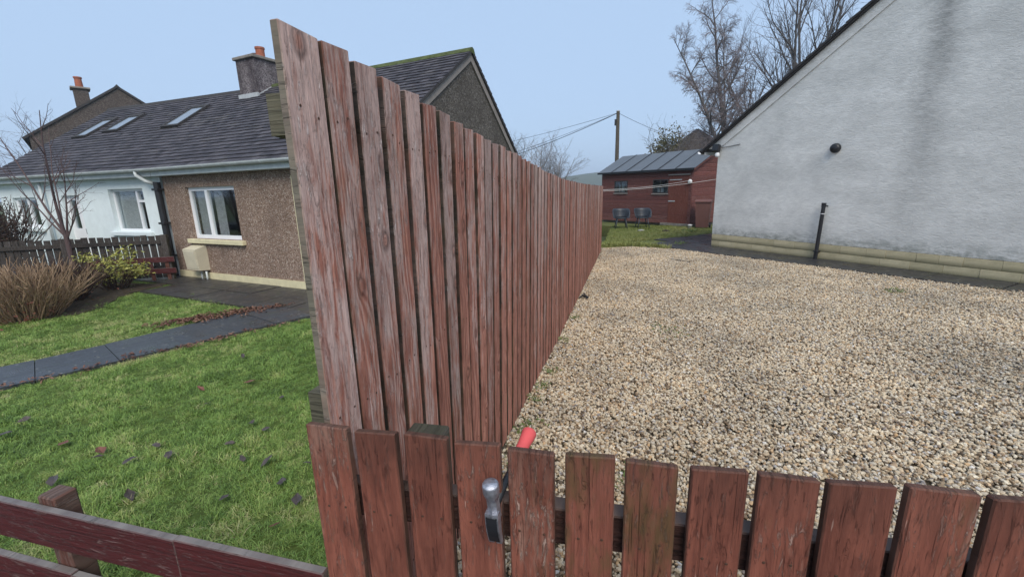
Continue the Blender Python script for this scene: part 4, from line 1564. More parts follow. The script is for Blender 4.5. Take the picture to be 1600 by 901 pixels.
for zz in (0.45, 1.72):
    m = MB()
    m.cbox(SD[0] + 0.03, SD[0] + 0.55, -0.02, -0.013, zz, zz + 0.035, 0.002)
    m.build('hinge', 'lead' if zz > 1 else 'sheddoor', dr)
m = MB()
m.cbox(SD[0] + 0.01, SD[0] + 0.3, -0.026, -0.013, 0.93, 0.97, 0.002)
m.build('bolt', 'lead', dr)
m = MB()
m.cbox(SD[0] - 0.02, SD[1] + 0.05, -0.05, -0.008, SD[3], SD[3] + 0.045, 0.004)
m.build('door_head', 'barge', sh)
m = MB()
m.cbox(SD[0] - 0.3, SD[1] + 0.05, -0.03, 0.02, 0.02, 0.12, 0.006)
m.build('threshold', 'concrete', sh)
for (a, b, c, d) in SW:
    m = MB()
    w = 0.04
    m.box(a, a + w, -0.014, 0.02, c, d)
    m.box(b - w, b, -0.014, 0.02, c, d)
    m.box(a + w, b - w, -0.014, 0.02, d - w, d)
    m.box(a + w, b - w, -0.014, 0.02, c, c + w)
    m.box((a + b) / 2 - 0.018, (a + b) / 2 + 0.018, -0.010, 0.018, c + w, d - w)
    fr = m.build('window', 'verge', sh)
    for (p, q) in ((a + w, (a + b) / 2 - 0.018), ((a + b) / 2 + 0.018, b - w)):
        m = MB()
        m.box(p, q, 0.0, 0.006, c + w, d - w)
        m.build('pane', 'glass', fr)
    m = MB()
    m.cbox(a - 0.03, b + 0.03, -0.045, -0.008, c - 0.045, c - 0.003, 0.004)
    m.build('sill', 'barge', fr)
    m = MB()
    m.box(a + 0.04, (a + b) / 2 - 0.05, 0.25, 0.3, c - 0.2, c + (0.36 if a < -3 else 0.2))
    m.build('stored_board', 'curtain', fr)
# felt roof strips
nst = 6
for i in range(nst):
    a = -4.52 + i * (4.64 / nst)
    b = a + 4.64 / nst + 0.03
    for (v0, z0, v1, z1, nm_) in ((-0.13, 2.125, 1.5, 2.87, 'felt_strip'), (3.13, 2.125, 1.502, 2.87, 'felt_strip')):
        lift_ = 0.006 * (i % 2)
        slab(sh, [(a, v0, z0 + lift_), (b, v0, z0 + lift_), (b, v1, z1 + lift_), (a, v1, z1 + lift_)], 0.012, nm_, 'felt')
    if i:
        o = slab(sh, [(a - 0.002, -0.135, 2.146), (a + 0.045, -0.135, 2.146), (a + 0.045, 1.49, 2.888), (a - 0.002, 1.49, 2.888)], 0.012, 'seam_batten', 'black')
m = MB()
m.box(-4.53, 0.13, -0.155, -0.135, 2.06, 2.135)
m.build('eaves_board', 'black', sh)
m = MB()
m.prism([(-0.15, 2.125), (1.5, 2.87), (1.5, 2.78), (-0.15, 2.04)], 0, 0.10, 0.13)
m.build('bargeboard', 'shedside', sh)
m = MB()
m.prism([(1.502, 2.87), (3.15, 2.125), (3.15, 2.04), (1.502, 2.78)], 0, 0.10, 0.13)
m.build('bargeboard', 'shedside', sh)
# round bulkhead light
m = MB()
m.ring([(0.075, 0), (0.08, 0.03), (0.07, 0.06), (0.04, 0.085), (0.01, 0.09)], 16)
tag(m.build('bulkhead_lamp', 'whitepot', None, Vector(SO) + Matrix.Rotation(SA, 3, 'Z') @ Vector((-0.07, -0.016, 1.66)), (R(90), 0, SA), smooth=True),
    'round white bulkhead lamp on the shed corner beside the door', 'lamp')

# ------------------------------------------------------------------ chairs, bin, pot
def tub_chair(name, label, loc, rz):
    c = thing(name, label, 'chair', loc, rz, 'dark garden chairs on the back lawn')
    m = MB()
    nseg = 22
    rings = []
    # shell wraps from arm to arm round the back
    for i in range(nseg + 1):
        a = R(-118) + R(236) * i / nseg + R(90)
        f = abs(i - nseg / 2) / (nseg / 2)
        top = 0.40 + 0.30 * (1 - f ** 2.2) ** 0.8 + 0.15 * (1 - f ** 6)
        top = max(0.44, min(top, 0.80)) * 0.93
        row = []
        for k in range(6):
            t = k / 5
            rad = 0.20 + 0.075 * t ** 0.7 + 0.02 * t
            zz = 0.40 + (top - 0.40) * t
            row.append((rad * 1.1 * math.cos(a), rad * math.sin(a), zz))
        rings.append(row)
    base = len(m.v)
    for row in rings:
        m.v += row
    for row in rings:
        m.v += [(x * 0.90, y * 0.90, z - 0.004) for x, y, z in row]
    off = (nseg + 1) * 6
    for i in range(nseg):
        for k in range(5):
            a = base + i * 6 + k
            m.f.append((a, a + 6, a + 7, a + 1))
            m.f.append((a + off, a + off + 1, a + off + 7, a + off + 6))
        a = base + i * 6 + 5
        m.f.append((a, a + 6, a + 6 + off, a + off))
        a = base + i * 6
        m.f.append((a, a + off, a + off + 6, a + 6))
    for i in (0, nseg):
        for k in range(5):
            a = base + i * 6 + k
            m.f.append((a, a + 1, a + 1 + off, a + off))
    m.build('backrest', 'chair', c, smooth=True)
    m = MB()
    m.ring([(0.16, 0.375), (0.215, 0.385), (0.225, 0.40), (0.215, 0.415), (0.12, 0.405)], 20)
    m.build('seat', 'chair', c, smooth=True)
    for sx in (-1, 1):
        for sy in (-1, 1):
            m = MB()
            m.tube([(sx * 0.14, sy * 0.13, 0.39), (sx * 0.22, sy * 0.21, 0.0)], [0.022, 0.014], 8)
            m.build('leg', 'chair', c, smooth=True)
    return c
tub_chair('garden_chair', 'dark plastic tub chair nearer the tall fence in front of the shed', (-0.36, 16.75, 0.0), R(180 + 8) + math.pi)
tub_chair('garden_chair', 'dark plastic tub chair nearer the shed door', (0.41, 16.95, 0.0), R(180 + 14) + math.pi)

wb = thing('wheelie_bin', 'brown wheelie bin between the shed and the grey house', 'bin', (2.50, 17.0, 0), -0.25)
m = MB()
i0 = [(-0.20, -0.22), (0.20, -0.22), (0.20, 0.2), (-0.20, 0.2)]
i1 = [(-0.245, -0.29), (0.245, -0.29), (0.245, 0.26), (-0.245, 0.26)]
m.v += [(x, y, 0.05) for x, y in i0] + [(x, y, 0.92) for x, y in i1]
m.f += [(3, 2, 1, 0), (4, 5, 6, 7)] + [(k, (k + 1) % 4, (k + 1) % 4 + 4, k + 4) for k in range(4)]
m.build('body', 'bin', wb)
m = MB()
m.cbox(-0.265, 0.265, -0.31, 0.26, 0.905, 0.935, 0.01)
m.build('rim', 'bin', wb)
m = MB()
m.prism([(-0.32, 0.937), (0.27, 0.937), (0.27, 1.0), (0.1, 1.03), (-0.25, 1.0), (-0.32, 0.965)], 0, -0.27, 0.27)
m.build('lid', 'bin', wb)
m = MB()
m.tube([(-0.2, 0.31, 0.93), (0.2, 0.31, 0.93)], 0.016, 8)
m.build('handle', 'bin', wb)
for s in (-1, 1):
    m = MB()
    m.ring([(0.1, -0.025), (0.1, 0.025)], 18)
    o = m.build('wheel', 'black', wb, (s * 0.235, 0.17, 0.10), (0, R(90), 0))

m = MB()
m.ring([(0.06, 0.0), (0.075, 0.12), (0.08, 0.125), (0.08, 0.145), (0.065, 0.145), (0.06, 0.03)], 16)
tag(m.build('flower_pot', 'whitepot', None, (2.06, 16.85, 0.0), smooth=True), 'small white pot on the ground beside the wheelie bin', 'pot')

def pebble(rad, seed, fl=0.55):
    r = np.random.default_rng(seed)
    bm = bmesh.new()
    bmesh.ops.create_icosphere(bm, subdivisions=1, radius=1.0)
    ax = np.array([1.0, r.uniform(0.6, 0.9), r.uniform(fl - 0.15, fl + 0.15)]) * rad
    cuts = r.normal(size=(5, 3))
    for v in bm.verts:
        p = np.array(v.co)
        for c in cuts:
            c = c / np.linalg.norm(c)
            d = p @ c
            if d > 0.68:
                p = p - c * (d - 0.68)
        p = p * (1 + r.uniform(-0.07, 0.07)) * ax
        v.co = p
    me = bpy.data.meshes.new('pebble')
    bm.to_mesh(me)
    bm.free()
    return me
for i, (p, rad, lb) in enumerate((((0.35, 15.9, 0.02), 0.14, 'pale flat stone lying on the back lawn before the chairs'), ((1.15, 15.7, 0.02), 0.15, 'dark muddy stone lying on the back lawn before the shed door'))):
    o = put(pebble(rad, 40 + i, 0.35), 'garden_stone', 'stone' if i == 0 else 'soil', None, p)
    tag(o, lb, 'stone')

# ------------------------------------------------------------------ clothes lines, pole and cables
def sag(p, q, s, n=14):
    p, q = Vector(p), Vector(q)
    return [p.lerp(q, i / n) - Vector((0, 0, s * 4 * (i / n) * (1 - i / n))) for i in range(n + 1)]
m = MB()
m.tube(sag((-0.70, 11.22, 1.46), (2.02, 12.06, 1.68), 0.04), 0.004, 5)
tag(m.build('washing_line', 'cord', None), 'thin white washing line from the tall fence to the grey house corner', 'washing line')
m = MB()
m.tube(sag((-0.70, 11.22, 1.49), (2.04, 17.34, 1.70), 0.05), 0.005, 5)
tag(m.build('washing_line', 'cord', None), 'thin white washing line from the tall fence to the shed corner', 'washing line')

up_ = thing('utility_pole', 'wooden utility pole standing behind the garden shed', 'pole', (-1.10, 32, -0.4))
m = MB()
m.tube([(0, 0, 0), (0, 0, 3.5), (0, 0, 6.85)], [0.16, 0.14, 0.115], 12)
m.build('pole', 'pole', up_)
m = MB()
m.ring([(0.125, 6.85), (0.11, 6.9), (0.03, 6.93)], 12)
m.build('cap', 'lead', up_)
m = MB()
m.cbox(-0.22, -0.10, -0.06, 0.06, 5.95, 6.35, 0.01)
m.build('junction_box', 'black', up_)
for (q, s, r_, lb) in (((-24.0, 50, 5.5), 0.35, 0.013, 'thin upper overhead cable running left from the utility pole'),
                       ((-19.0, 46, 3.6), 0.5, 0.022, 'thick overhead cable sloping down left from the utility pole'),
                       ((-21.5, 49, 3.9), 0.5, 0.013, 'thin overhead cable just above the thick one left of the pole'),
                       ((9.0, 52, 5.6), 0.6, 0.013, 'overhead cable running right from the utility pole into the trees')):
    m = MB()
    m.tube(sag((-1.10, 32, 6.35), q, s, 20), r_, 5)
    tag(m.build('overhead_cable', 'cable', None), lb, 'cable')

# far house behind the trees
fh = thing('far_house', 'distant brown gabled house half hidden behind the bare trees', 'house', (5.6, 45, -0.4), -0.25)
m = MB()
m.prism([(-3.2, 0), (3.2, 0), (3.2, 4.6), (0, 6.75), (-3.2, 4.6)], 1, 0, 0.3)
m.build('gable_wall', 'brownwall', fh)
m = MB()
m.box(-3.2, -2.95, 0.3, 8, 0, 4.55)
m.box(2.95, 3.2, 0.3, 8, 0, 4.55)
m.build('side_wall', 'brownwall', fh)
slab(fh, [(-3.4, -0.1, 4.48), (0, -0.1, 6.78), (0, 8, 6.78), (-3.4, 8, 4.48)], 0.1, 'roof', 'verge')
slab(fh, [(0.002, -0.1, 6.78), (3.4, -0.1, 4.48), (3.4, 8, 4.48), (0.002, 8, 6.78)], 0.1, 'roof', 'verge')

# ------------------------------------------------------------------ bare trees
class Tree:
    def __init__(s, seed):
        s.r = random.Random(seed)
        s.trunk, s.twigs = MB(), MB()

    def branch(s, p, d, L, r0, r1, nseg, wob, trop, sides, mb):
        pts, rad = [Vector(p)], [r0]
        d = Vector(d).normalized()
        dirs = [d.copy()]
        for i in range(nseg):
            d = d + Vector((s.r.gauss(0, wob), s.r.gauss(0, wob), s.r.gauss(0, wob) + trop))
            d.normalize()
            pts.append(pts[-1] + d * (L / nseg))
            rad.append(r0 + (r1 - r0) * ((i + 1) / nseg) ** 0.8)
            dirs.append(d.copy())
        mb.tube(pts, rad, sides, cap=False)
        return pts, dirs, rad

    def grow(s, p, d, L, r, level, P):
        lv = P[level]
        mb = s.trunk if lv.get('trunk') else s.twigs
        pts, dirs, rad = s.branch(p, d, L, r, r * lv['tip'], lv['seg'], lv['wob'], lv['trop'], lv['sides'], mb)
        if level + 1 >= len(P):
            return
        nx = P[level + 1]
        n = lv['n']
        for k in range(n):
            t = lv['from'] + (0.99 - lv['from']) * (k + s.r.random()) / n
            f = t * (len(pts) - 1)
            i = min(int(f), len(pts) - 2)
            q = pts[i].lerp(pts[i + 1], f - i)
            dd = dirs[i]
            ax = dd.orthogonal().normalized()
            ax.rotate(Matrix.Rotation(s.r.uniform(0, 2 * math.pi), 3, dd))
            ang = R(s.r.uniform(*lv['ang']))
            nd = (dd * math.cos(ang) + ax * math.sin(ang))
            ll = L * s.r.uniform(*lv['len']) * (1 - lv.get('fall', 0.45) * (t - lv['from']))
            rr = min(rad[i] * 0.72, max(nx.get('rmin', 0.004), r * lv['rr'] * (1 - 0.5 * t)))
            s.grow(q, nd, ll, rr, level + 1, P)

    def finish(s, name, label, loc, m1, m2, group=None):
        t = thing(name, label, 'tree' if 'bush' not in name and 'shrub' not in name else 'shrub', loc, 0, group)
        if s.trunk.v:
            s.trunk.build('trunk', m1, t, smooth=True, fix=False)
        if s.twigs.v:
            s.twigs.build('crown', m2, t, smooth=False, fix=False)
        return t

BIRCH = [dict(trunk=1, seg=12, wob=0.05, trop=0.02, sides=8, tip=0.10, n=17, ang=(35, 62), len=(0.17, 0.30), rr=0.42, **{'from': 0.22}, fall=0.55),
         dict(trunk=1, seg=7, wob=0.10, trop=0.05, sides=5, tip=0.2, n=10, ang=(28, 60), len=(0.34, 0.55), rr=0.5, rmin=0.014, **{'from': 0.15}),
         dict(seg=5, wob=0.14, trop=0.0, sides=3, tip=0.3, n=10, ang=(20, 55), len=(0.4, 0.7), rr=0.6, rmin=0.010, **{'from': 0.1}),
         dict(seg=4, wob=0.16, trop=-0.10, sides=3, tip=0.5, n=4, ang=(15, 45), len=(0.45, 0.85), rr=0.7, rmin=0.008, **{'from': 0.15}),
         dict(seg=3, wob=0.14, trop=-0.18, sides=3, tip=0.6, n=0, ang=(20, 50), len=(0.4, 0.7), rr=0.7, rmin=0.007, **{'from': 0.2})]
t = Tree(11)
t.grow((0, 0, 0), (-0.07, 0, 1), 12.4, 0.19, 0, BIRCH)
t.grow((-0.25, 0, 2.6), (-0.52, -0.05, 1), 7.6, 0.14, 0, BIRCH)
t.grow((-0.02, 0.05, 1.5), (-0.22, 0.1, 1), 8.6, 0.12, 0, BIRCH)
t.finish('birch_tree', 'tall bare birch tree with fine drooping twigs beyond the shed', (5.35, 27, -0.4), 'bark', 'twig')

ASH = [dict(trunk=1, seg=10, wob=0.05, trop=0.05, sides=7, tip=0.15, n=13, ang=(20, 42), len=(0.28, 0.5), rr=0.45, **{'from': 0.2}, fall=0.5),
       dict(trunk=1, seg=7, wob=0.07, trop=0.08, sides=5, tip=0.25, n=9, ang=(20, 45), len=(0.3, 0.55), rr=0.5, rmin=0.018, **{'from': 0.2}),
       dict(seg=5, wob=0.09, trop=0.07, sides=3, tip=0.35, n=6, ang=(20, 45), len=(0.35, 0.65), rr=0.6, rmin=0.013, **{'from': 0.2}),
       dict(seg=3, wob=0.10, trop=0.05, sides=3, tip=0.5, n=0, ang=(20, 45), len=(0.4, 0.7), rr=0.7, rmin=0.009, **{'from': 0.2})]
t = Tree(23)
for (dx, dy, L) in ((-0.16, 0.02, 12.5), (-0.03, 0.05, 14.0), (0.12, 0.0, 13.0), (-0.30, 0.0, 10.0), (0.24, -0.05, 12.0), (0.04, -0.12, 12.5)):
    t.grow((dx * 1.2, dy, 0.2), (dx, dy, 1), L, 0.16, 0, ASH)
t.finish('ash_tree', 'bare many stemmed tree showing above the grey house roof slope', (9.0, 30, -0.4), 'bark', 'twig2')

SHRUB = [dict(trunk=1, seg=6, wob=0.10, trop=0.03, sides=5, tip=0.25, n=8, ang=(25, 55), len=(0.35, 0.6), rr=0.5, **{'from': 0.25}),
         dict(seg=5, wob=0.12, trop=0.03, sides=3, tip=0.35, n=6, ang=(25, 55), len=(0.35, 0.6), rr=0.6, rmin=0.011, **{'from': 0.15}),
         dict(seg=4, wob=0.14, trop=0.03, sides=3, tip=0.5, n=4, ang=(20, 55), len=(0.4, 0.7), rr=0.6, rmin=0.009, **{'from': 0.2}),
         dict(seg=3, wob=0.12, trop=0.02, sides=3, tip=0.5, n=0, ang=(20, 55), len=(0.4, 0.7), rr=0.6, rmin=0.008, **{'from': 0.2})]
def shrub(seed, n, H, spread, rad, P=SHRUB):
    t = Tree(seed)
    for k in range(n):
        a = t.r.uniform(0, 2 * math.pi)
        s_ = t.r.uniform(0.1, spread)
        t.grow((0.25 * math.cos(a), 0.25 * math.sin(a), 0), (s_ * math.cos(a), s_ * math.sin(a), 1), H * t.r.uniform(0.7, 1.0), rad, 0, P)
    return t
shrub(31, 6, 4.9, 0.6, 0.05).finish('bare_shrub', 'tangled bare shrub growing behind the shed ridge near the pole', (1.3, 25.5, -0.4), 'bark', 'twig2')
shrub(32, 4, 4.3, 0.6, 0.05).finish('bare_shrub', 'bare brown shrub behind the shed nearest the grey house eaves', (3.4, 25.0, -0.4), 'bark', 'twig')
shrub(33, 10, 7.0, 0.42, 0.075).finish('pale_tree', 'pale bare rounded tree just right of the brown gable peak', (-9.2, 41, -0.6), 'frosttwig', 'frosttwig')
shrub(34, 9, 5.4, 0.42, 0.065).finish('pale_tree', 'smaller pale bare tree dipping behind the tall fence top', (-7.4, 41, -0.6), 'frosttwig', 'frosttwig')
shrub(35, 7, 6.5, 0.5, 0.07).finish('bare_tree', 'bare tree at the left picture edge behind the white house', (-34, 20, -0.5), 'bark', 'twig2')

def leafmesh(n, rx, ry, rz_, leaf, seed, bias=0.35, clump=10):
    r = random.Random(seed)
    m = MB()
    cent = []
    for _ in range(clump):
        while True:
            p = Vector((r.uniform(-1, 1), r.uniform(-1, 1), r.uniform(-1, 1)))
            if 0.35 < p.length < 1:
                break
        cent.append(p)
    for _ in range(n):
        c = r.choice(cent)
        p = c + Vector((r.gauss(0, bias), r.gauss(0, bias), r.gauss(0, bias * 0.7)))
        q = Vector((p.x * rx, p.y * ry, p.z * rz_))
        a = Vector((r.gauss(0, 1), r.gauss(0, 1), r.gauss(0.2, 0.6))).normalized()
        b = a.orthogonal().normalized()
        b.rotate(Matrix.Rotation(r.uniform(0, 6.28), 3, a))
        l = leaf * r.uniform(0.6, 1.3)
        w = l * 0.42
        c2 = a.cross(b)
        m.quadface(q - a * l / 2, q + b * w / 2 + c2 * l * 0.08, q + a * l / 2, q - b * w / 2 + c2 * l * 0.08)
    return m
eb = thing('evergreen_bush', 'dense dull green evergreen bush behind the shed roof', 'shrub', (1.75, 26.6, -0.4))
leafmesh(5200, 0.78, 0.78, 2.3, 0.16, 5, 0.3, 26).build('foliage', 'evergreen', eb, (0, 0, 2.7), fix=False)
m = MB()
m.tube([(0, 0, 0), (0, 0, 2.2), (0.05, 0, 4.4)], [0.12, 0.09, 0.02], 8)
m.build('stem', 'bark', eb)

# sapling in front of the slatted fence
SAP = [dict(trunk=1, seg=8, wob=0.05, trop=0.05, sides=6, tip=0.2, n=5, ang=(25, 45), len=(0.3, 0.5), rr=0.55, **{'from': 0.2}),
       dict(trunk=1, seg=6, wob=0.08, trop=0.05, sides=5, tip=0.3, n=4, ang=(25, 50), len=(0.25, 0.5), rr=0.5, rmin=0.005, **{'from': 0.25}),
       dict(seg=5, wob=0.10, trop=0.02, sides=4, tip=0.4, n=2, ang=(25, 50), len=(0.3, 0.6), rr=0.6, rmin=0.0035, **{'from': 0.25}),
       dict(seg=3, wob=0.10, trop=0.02, sides=3, tip=0.5, n=0, ang=(25, 50), len=(0.4, 0.7), rr=0.6, rmin=0.003, **{'from': 0.2})]
t = Tree(52)
pts, dirs, rad = t.branch((0, 0, 0), (-0.02, 0, 1), 1.2, 0.055, 0.045, 4, 0.02, 0, 8, t.trunk)
for (dx, dz, L, r0) in ((-0.10, 1, 2.7, 0.036), (-0.42, 1, 2.4, 0.028), (0.14, 1, 1.8, 0.026), (-0.95, 1, 1.9, 0.02), (0.55, 1, 1.3, 0.018), (0.95, 1, 1.35, 0.014), (-0.6, 1.2, 2.5, 0.022)):
    t.grow(pts[-1] + Vector((0, 0, -0.15 * random.random())), (dx, random.uniform(-0.3, 0.3), dz), L, r0, 0, SAP)
t.finish('sapling_tree', 'leafless sapling with upswept reddish stems in front of the slatted fence', (-11.68, 6.45, LZ), 'saplingbark', 'saplingbark')

# dry twiggy shrub, dark shrub, variegated shrub
def stems(n, spread, H, seed, r0=0.006, lean=0.8, fork=2):
    r = random.Random(seed)
    m = MB()
    for _ in range(n):
        a = r.uniform(0, 2 * math.pi)
        k = r.random() ** 0.6
        d = Vector((math.cos(a) * k * lean, math.sin(a) * k * lean, 1)).normalized()
        p = Vector((math.cos(a) * k * spread * 0.35, math.sin(a) * k * spread * 0.35, 0))
        L = H * r.uniform(0.65, 1.1)
        pts = [p]
        dd = d.copy()
        for i in range(5):
            dd = (dd + Vector((r.gauss(0, 0.14), r.gauss(0, 0.14), r.gauss(0, 0.08)))).normalized()
            pts.append(pts[-1] + dd * L / 5)
        m.tube(pts, [r0, r0 * 0.95, r0 * 0.85, r0 * 0.75, r0 * 0.65, r0 * 0.5], 4, cap=False)
        for _k in range(fork):
            i = r.randint(2, 4)
            d2 = (dd + Vector((r.gauss(0, 0.45), r.gauss(0, 0.45), r.gauss(0.1, 0.3)))).normalized()
            l2 = L * r.uniform(0.12, 0.3)
            m.tube([pts[i], pts[i] + d2 * l2 * 0.5, pts[i] + d2 * l2 + Vector((0, 0, l2 * 0.1))], [r0 * 0.7, r0 * 0.6, r0 * 0.4], 3, cap=False)
    return m
ds = thing('dry_shrub', 'leafless shrub of many dry tan stems on the lawn bed', 'shrub', (-9.95, 4.7, LZ))
stems(330, 1.3, 0.95, 3, 0.0085, 0.72, 4).build('stems', 'drystem', ds, fix=False)
m = leafmesh(420, 0.8, 0.8, 0.25, 0.06, 8, 0.3, 16)
m.build('dead_leaves', 'redleaf', ds, (0, 0, 0.2), fix=False)
dk = thing('dark_shrub', 'dark leafless shrub between the dry stems and the slatted fence', 'shrub', (-10.75, 5.65, LZ))
stems(260, 0.9, 0.85, 9, 0.007, 1.0, 3).build('stems', 'darkstem', dk, fix=False)
lb = thing('hedge_bush', 'dark brown bush at the left picture edge beyond the slatted fence', 'shrub', (-15.5, 7.2, LZ))
leafmesh(4200, 0.5, 0.5, 1.1, 0.07, 14, 0.3, 30).build('foliage', 'darkstem', lb, (0, 0, 1.15), fix=False)
stems(90, 0.5, 1.9, 19, 0.012, 0.4, 4).build('stems', 'darkstem', lb, fix=False)
ys = thing('variegated_shrub', 'yellow green variegated shrub in front of the slatted fence', 'shrub', (-10.95, 6.7, LZ))
leafmesh(1150, 0.68, 0.5, 0.42, 0.085, 21, 0.2, 22).build('foliage', 'yellowleaf', ys, (0, 0, 0.46), fix=False)
stems(60, 0.6, 0.75, 29, 0.008, 1.0, 2).build('stems', 'darkstem', ys, fix=False)

# bed of soil under the shrubs
m = MB()
bed = [(-13.5, 4.2), (-11.0, 4.1), (-10.2, 4.3), (-9.45, 4.6), (-9.3, 5.3), (-9.85, 6.0), (-10.1, 6.7), (-10.3, 7.25), (-14, 6.9)]
_b = []
for _i in range(len(bed)):
    _p, _q = Vector(bed[_i]), Vector(bed[(_i + 1) % len(bed)])
    for _k in range(8):
        _r = _p.lerp(_q, _k / 8)
        _b.append((_r.x + random.gauss(0, 0.05), _r.y + random.gauss(0, 0.05)))
m.prism(_b, 2, LZ - 0.05, LZ + 0.004)
struct(m.build('shrub_bed', 'soil'))

# ------------------------------------------------------------------ gravel chips
def cluster(kind, seed):
    r = np.random.default_rng(seed)
    bm = bmesh.new()
    for i in range(14):
        me = pebble(r.uniform(0.0095, 0.0180), seed * 31 + i, 0.58)
        b2 = bmesh.new()
        b2.from_mesh(me)
        rad = 0.055 * math.sqrt(r.random())
        a = r.uniform(0, 6.283)
        M_ = Matrix.Translation((rad * math.cos(a), rad * math.sin(a), r.uniform(-0.005, 0.013))) @ Matrix.Rotation(r.uniform(0, 6.28), 4, 'Z') @ Matrix.Rotation(r.normal(0, 0.4), 4, 'X') @ Matrix.Rotation(r.normal(0, 0.4), 4, 'Y')
        b2.transform(M_)
        tmp = bpy.data.meshes.new('tmp')
        b2.to_mesh(tmp)
        b2.free()
        bm.from_mesh(tmp)
        bpy.data.meshes.remove(tmp)
        bpy.data.meshes.remove(me)
    out = bpy.data.meshes.new('gravel_cluster')
    bm.to_mesh(out)
    bm.free()
    out.materials.append(MAT['gravel'])
    return out
pieces = [cluster('g', 100 + i) for i in range(12)]
gs = 0.048
ax_, ay_ = np.meshgrid(np.arange(-0.74, 7.6, gs), np.arange(0.93, 11.9, gs))
gx = ax_.ravel() + rng.uniform(-0.5, 0.5, ax_.size) * gs
gy = ay_.ravel() + rng.uniform(-0.5, 0.5, ax_.size) * gs
keep = inpoly(gx, gy, GRAVEL) & (gx < 0.9 + gy * 1.25)
gx, gy = gx[keep], gy[keep]
n = len(gx)
pts = np.stack([gx, gy, rng.uniform(-0.010, 0.004, n)], 1)
rot = np.stack([rng.normal(0, 0.08, n), rng.normal(0, 0.08, n), rng.uniform(0, 6.28, n)], 1)
o = scatter('gravel', pts, rot, rng.uniform(0.8, 1.15, n), rng.random(n), rng.integers(0, 12, n), pieces)
stuff(o, 'buff and brown stone chip gravel covering the driveway', 'gravel')

# ------------------------------------------------------------------ grass
def tuft(seed, nb, H, spread, mat, lean=0.9, w=0.0032):
    r = random.Random(seed)
    m = MB()
    for _ in range(nb):
        a = r.uniform(0, 6.283)
        rad = spread * math.sqrt(r.random())
        p = Vector((rad * math.cos(a), rad * math.sin(a), 0))
        b = r.uniform(0, 6.283)
        k = lean * r.uniform(0.2, 1.3)
        d = Vector((math.cos(b) * k, math.sin(b) * k, 1)).normalized()
        L = H * r.uniform(0.5, 1.15)
        s = Vector((-math.sin(b), math.cos(b), 0)) * w * r.uniform(0.7, 1.3)
        q = p + d * L * 0.55
        e = q + (d + Vector((math.cos(b) * k * 0.7, math.sin(b) * k * 0.7, -0.45 * k))).normalized() * L * 0.5
        i = len(m.v)
        m.v += [tuple(x) for x in (p - s / 2, p + s / 2, q + s * 0.42, q - s * 0.42, e)]
        m.f += [(i, i + 1, i + 2, i + 3), (i + 3, i + 2, i + 4)]
    me = m.mesh('tuft', fix=False)
    me.materials.append(MAT[mat])
    return me
def vnoise(x, y, f, seed):
    r = np.random.default_rng(seed)
    k = r.normal(0, f, (10, 2))
    ph_ = r.uniform(0, 6.28, 10)
    return np.mean([np.sin(x * a + y * b + c) for (a, b), c in zip(k, ph_)], 0) * 1.6
tufts = [tuft(200 + i, 30, 0.048, 0.05, 'blade', 1.7) for i in range(6)] + [tuft(220 + i, 22, 0.075, 0.04, 'blade', 0.9) for i in range(3)]
n = 60000
gx = rng.uniform(-11, -0.80, n)
gy = rng.uniform(0.9, 7.4, n)
dist = np.hypot(gx, gy)
keep = inpoly(gx, gy, LAWN) & ~inpoly(gx + rng.normal(0, 0.03, n), gy, PATH) & ~inpoly(gx, gy + rng.normal(0, 0.06, n), PAVE) & ~inpoly(gx + rng.normal(0, 0.16, n), gy + rng.normal(0, 0.16, n), bed)
keep &= (gx < -0.25 * gy - 0.2)
keep &= rng.random(n) < np.clip(1.45 - dist * 0.10, 0.35, 1)
gx, gy = gx[keep], gy[keep]
n = len(gx)
tone = 0.42 + 0.30 * vnoise(gx, gy, 2.6, 3) + 0.30 * vnoise(gx, gy, 9.0, 4) + 0.2 * vnoise(gx, gy, 24.0, 5) + rng.normal(0, 0.2, n)
hh = 0.78 + 0.4 * vnoise(gx, gy, 5.0, 8) + rng.normal(0, 0.2, n)
# parched verge along the path edges
pc = np.array(cl)
dmin = np.full(n, 9.0)
for i in range(len(cl) - 1):
    a, b = pc[i], pc[i + 1]
    ab = b - a
    tt = np.clip(((gx - a[0]) * ab[0] + (gy - a[1]) * ab[1]) / (ab @ ab), 0, 1)
    dmin = np.minimum(dmin, np.hypot(gx - a[0] - tt * ab[0], gy - a[1] - tt * ab[1]))
edge = np.clip(1 - (dmin - 0.45) / 0.35, 0, 1)
tone = np.clip(tone + edge * 0.55 * (vnoise(gx, gy, 3, 9) > -0.3), 0, 1)
hh = np.clip(hh, 0.45, 1.6) * (1 - 0.35 * edge)
pts = np.stack([gx, gy, np.full(n, LZ - 0.014)], 1)
rot = np.stack([rng.normal(0, 0.2, n), rng.normal(0, 0.2, n), rng.uniform(0, 6.28, n)], 1)
idx = np.where(rng.random(n) < 0.8, rng.integers(0, 6, n), rng.integers(6, 9, n))
o = scatter('grass', pts, rot, hh, tone, idx, tufts)
stuff(o, 'short mossy green grass of the left garden lawn', 'grass')

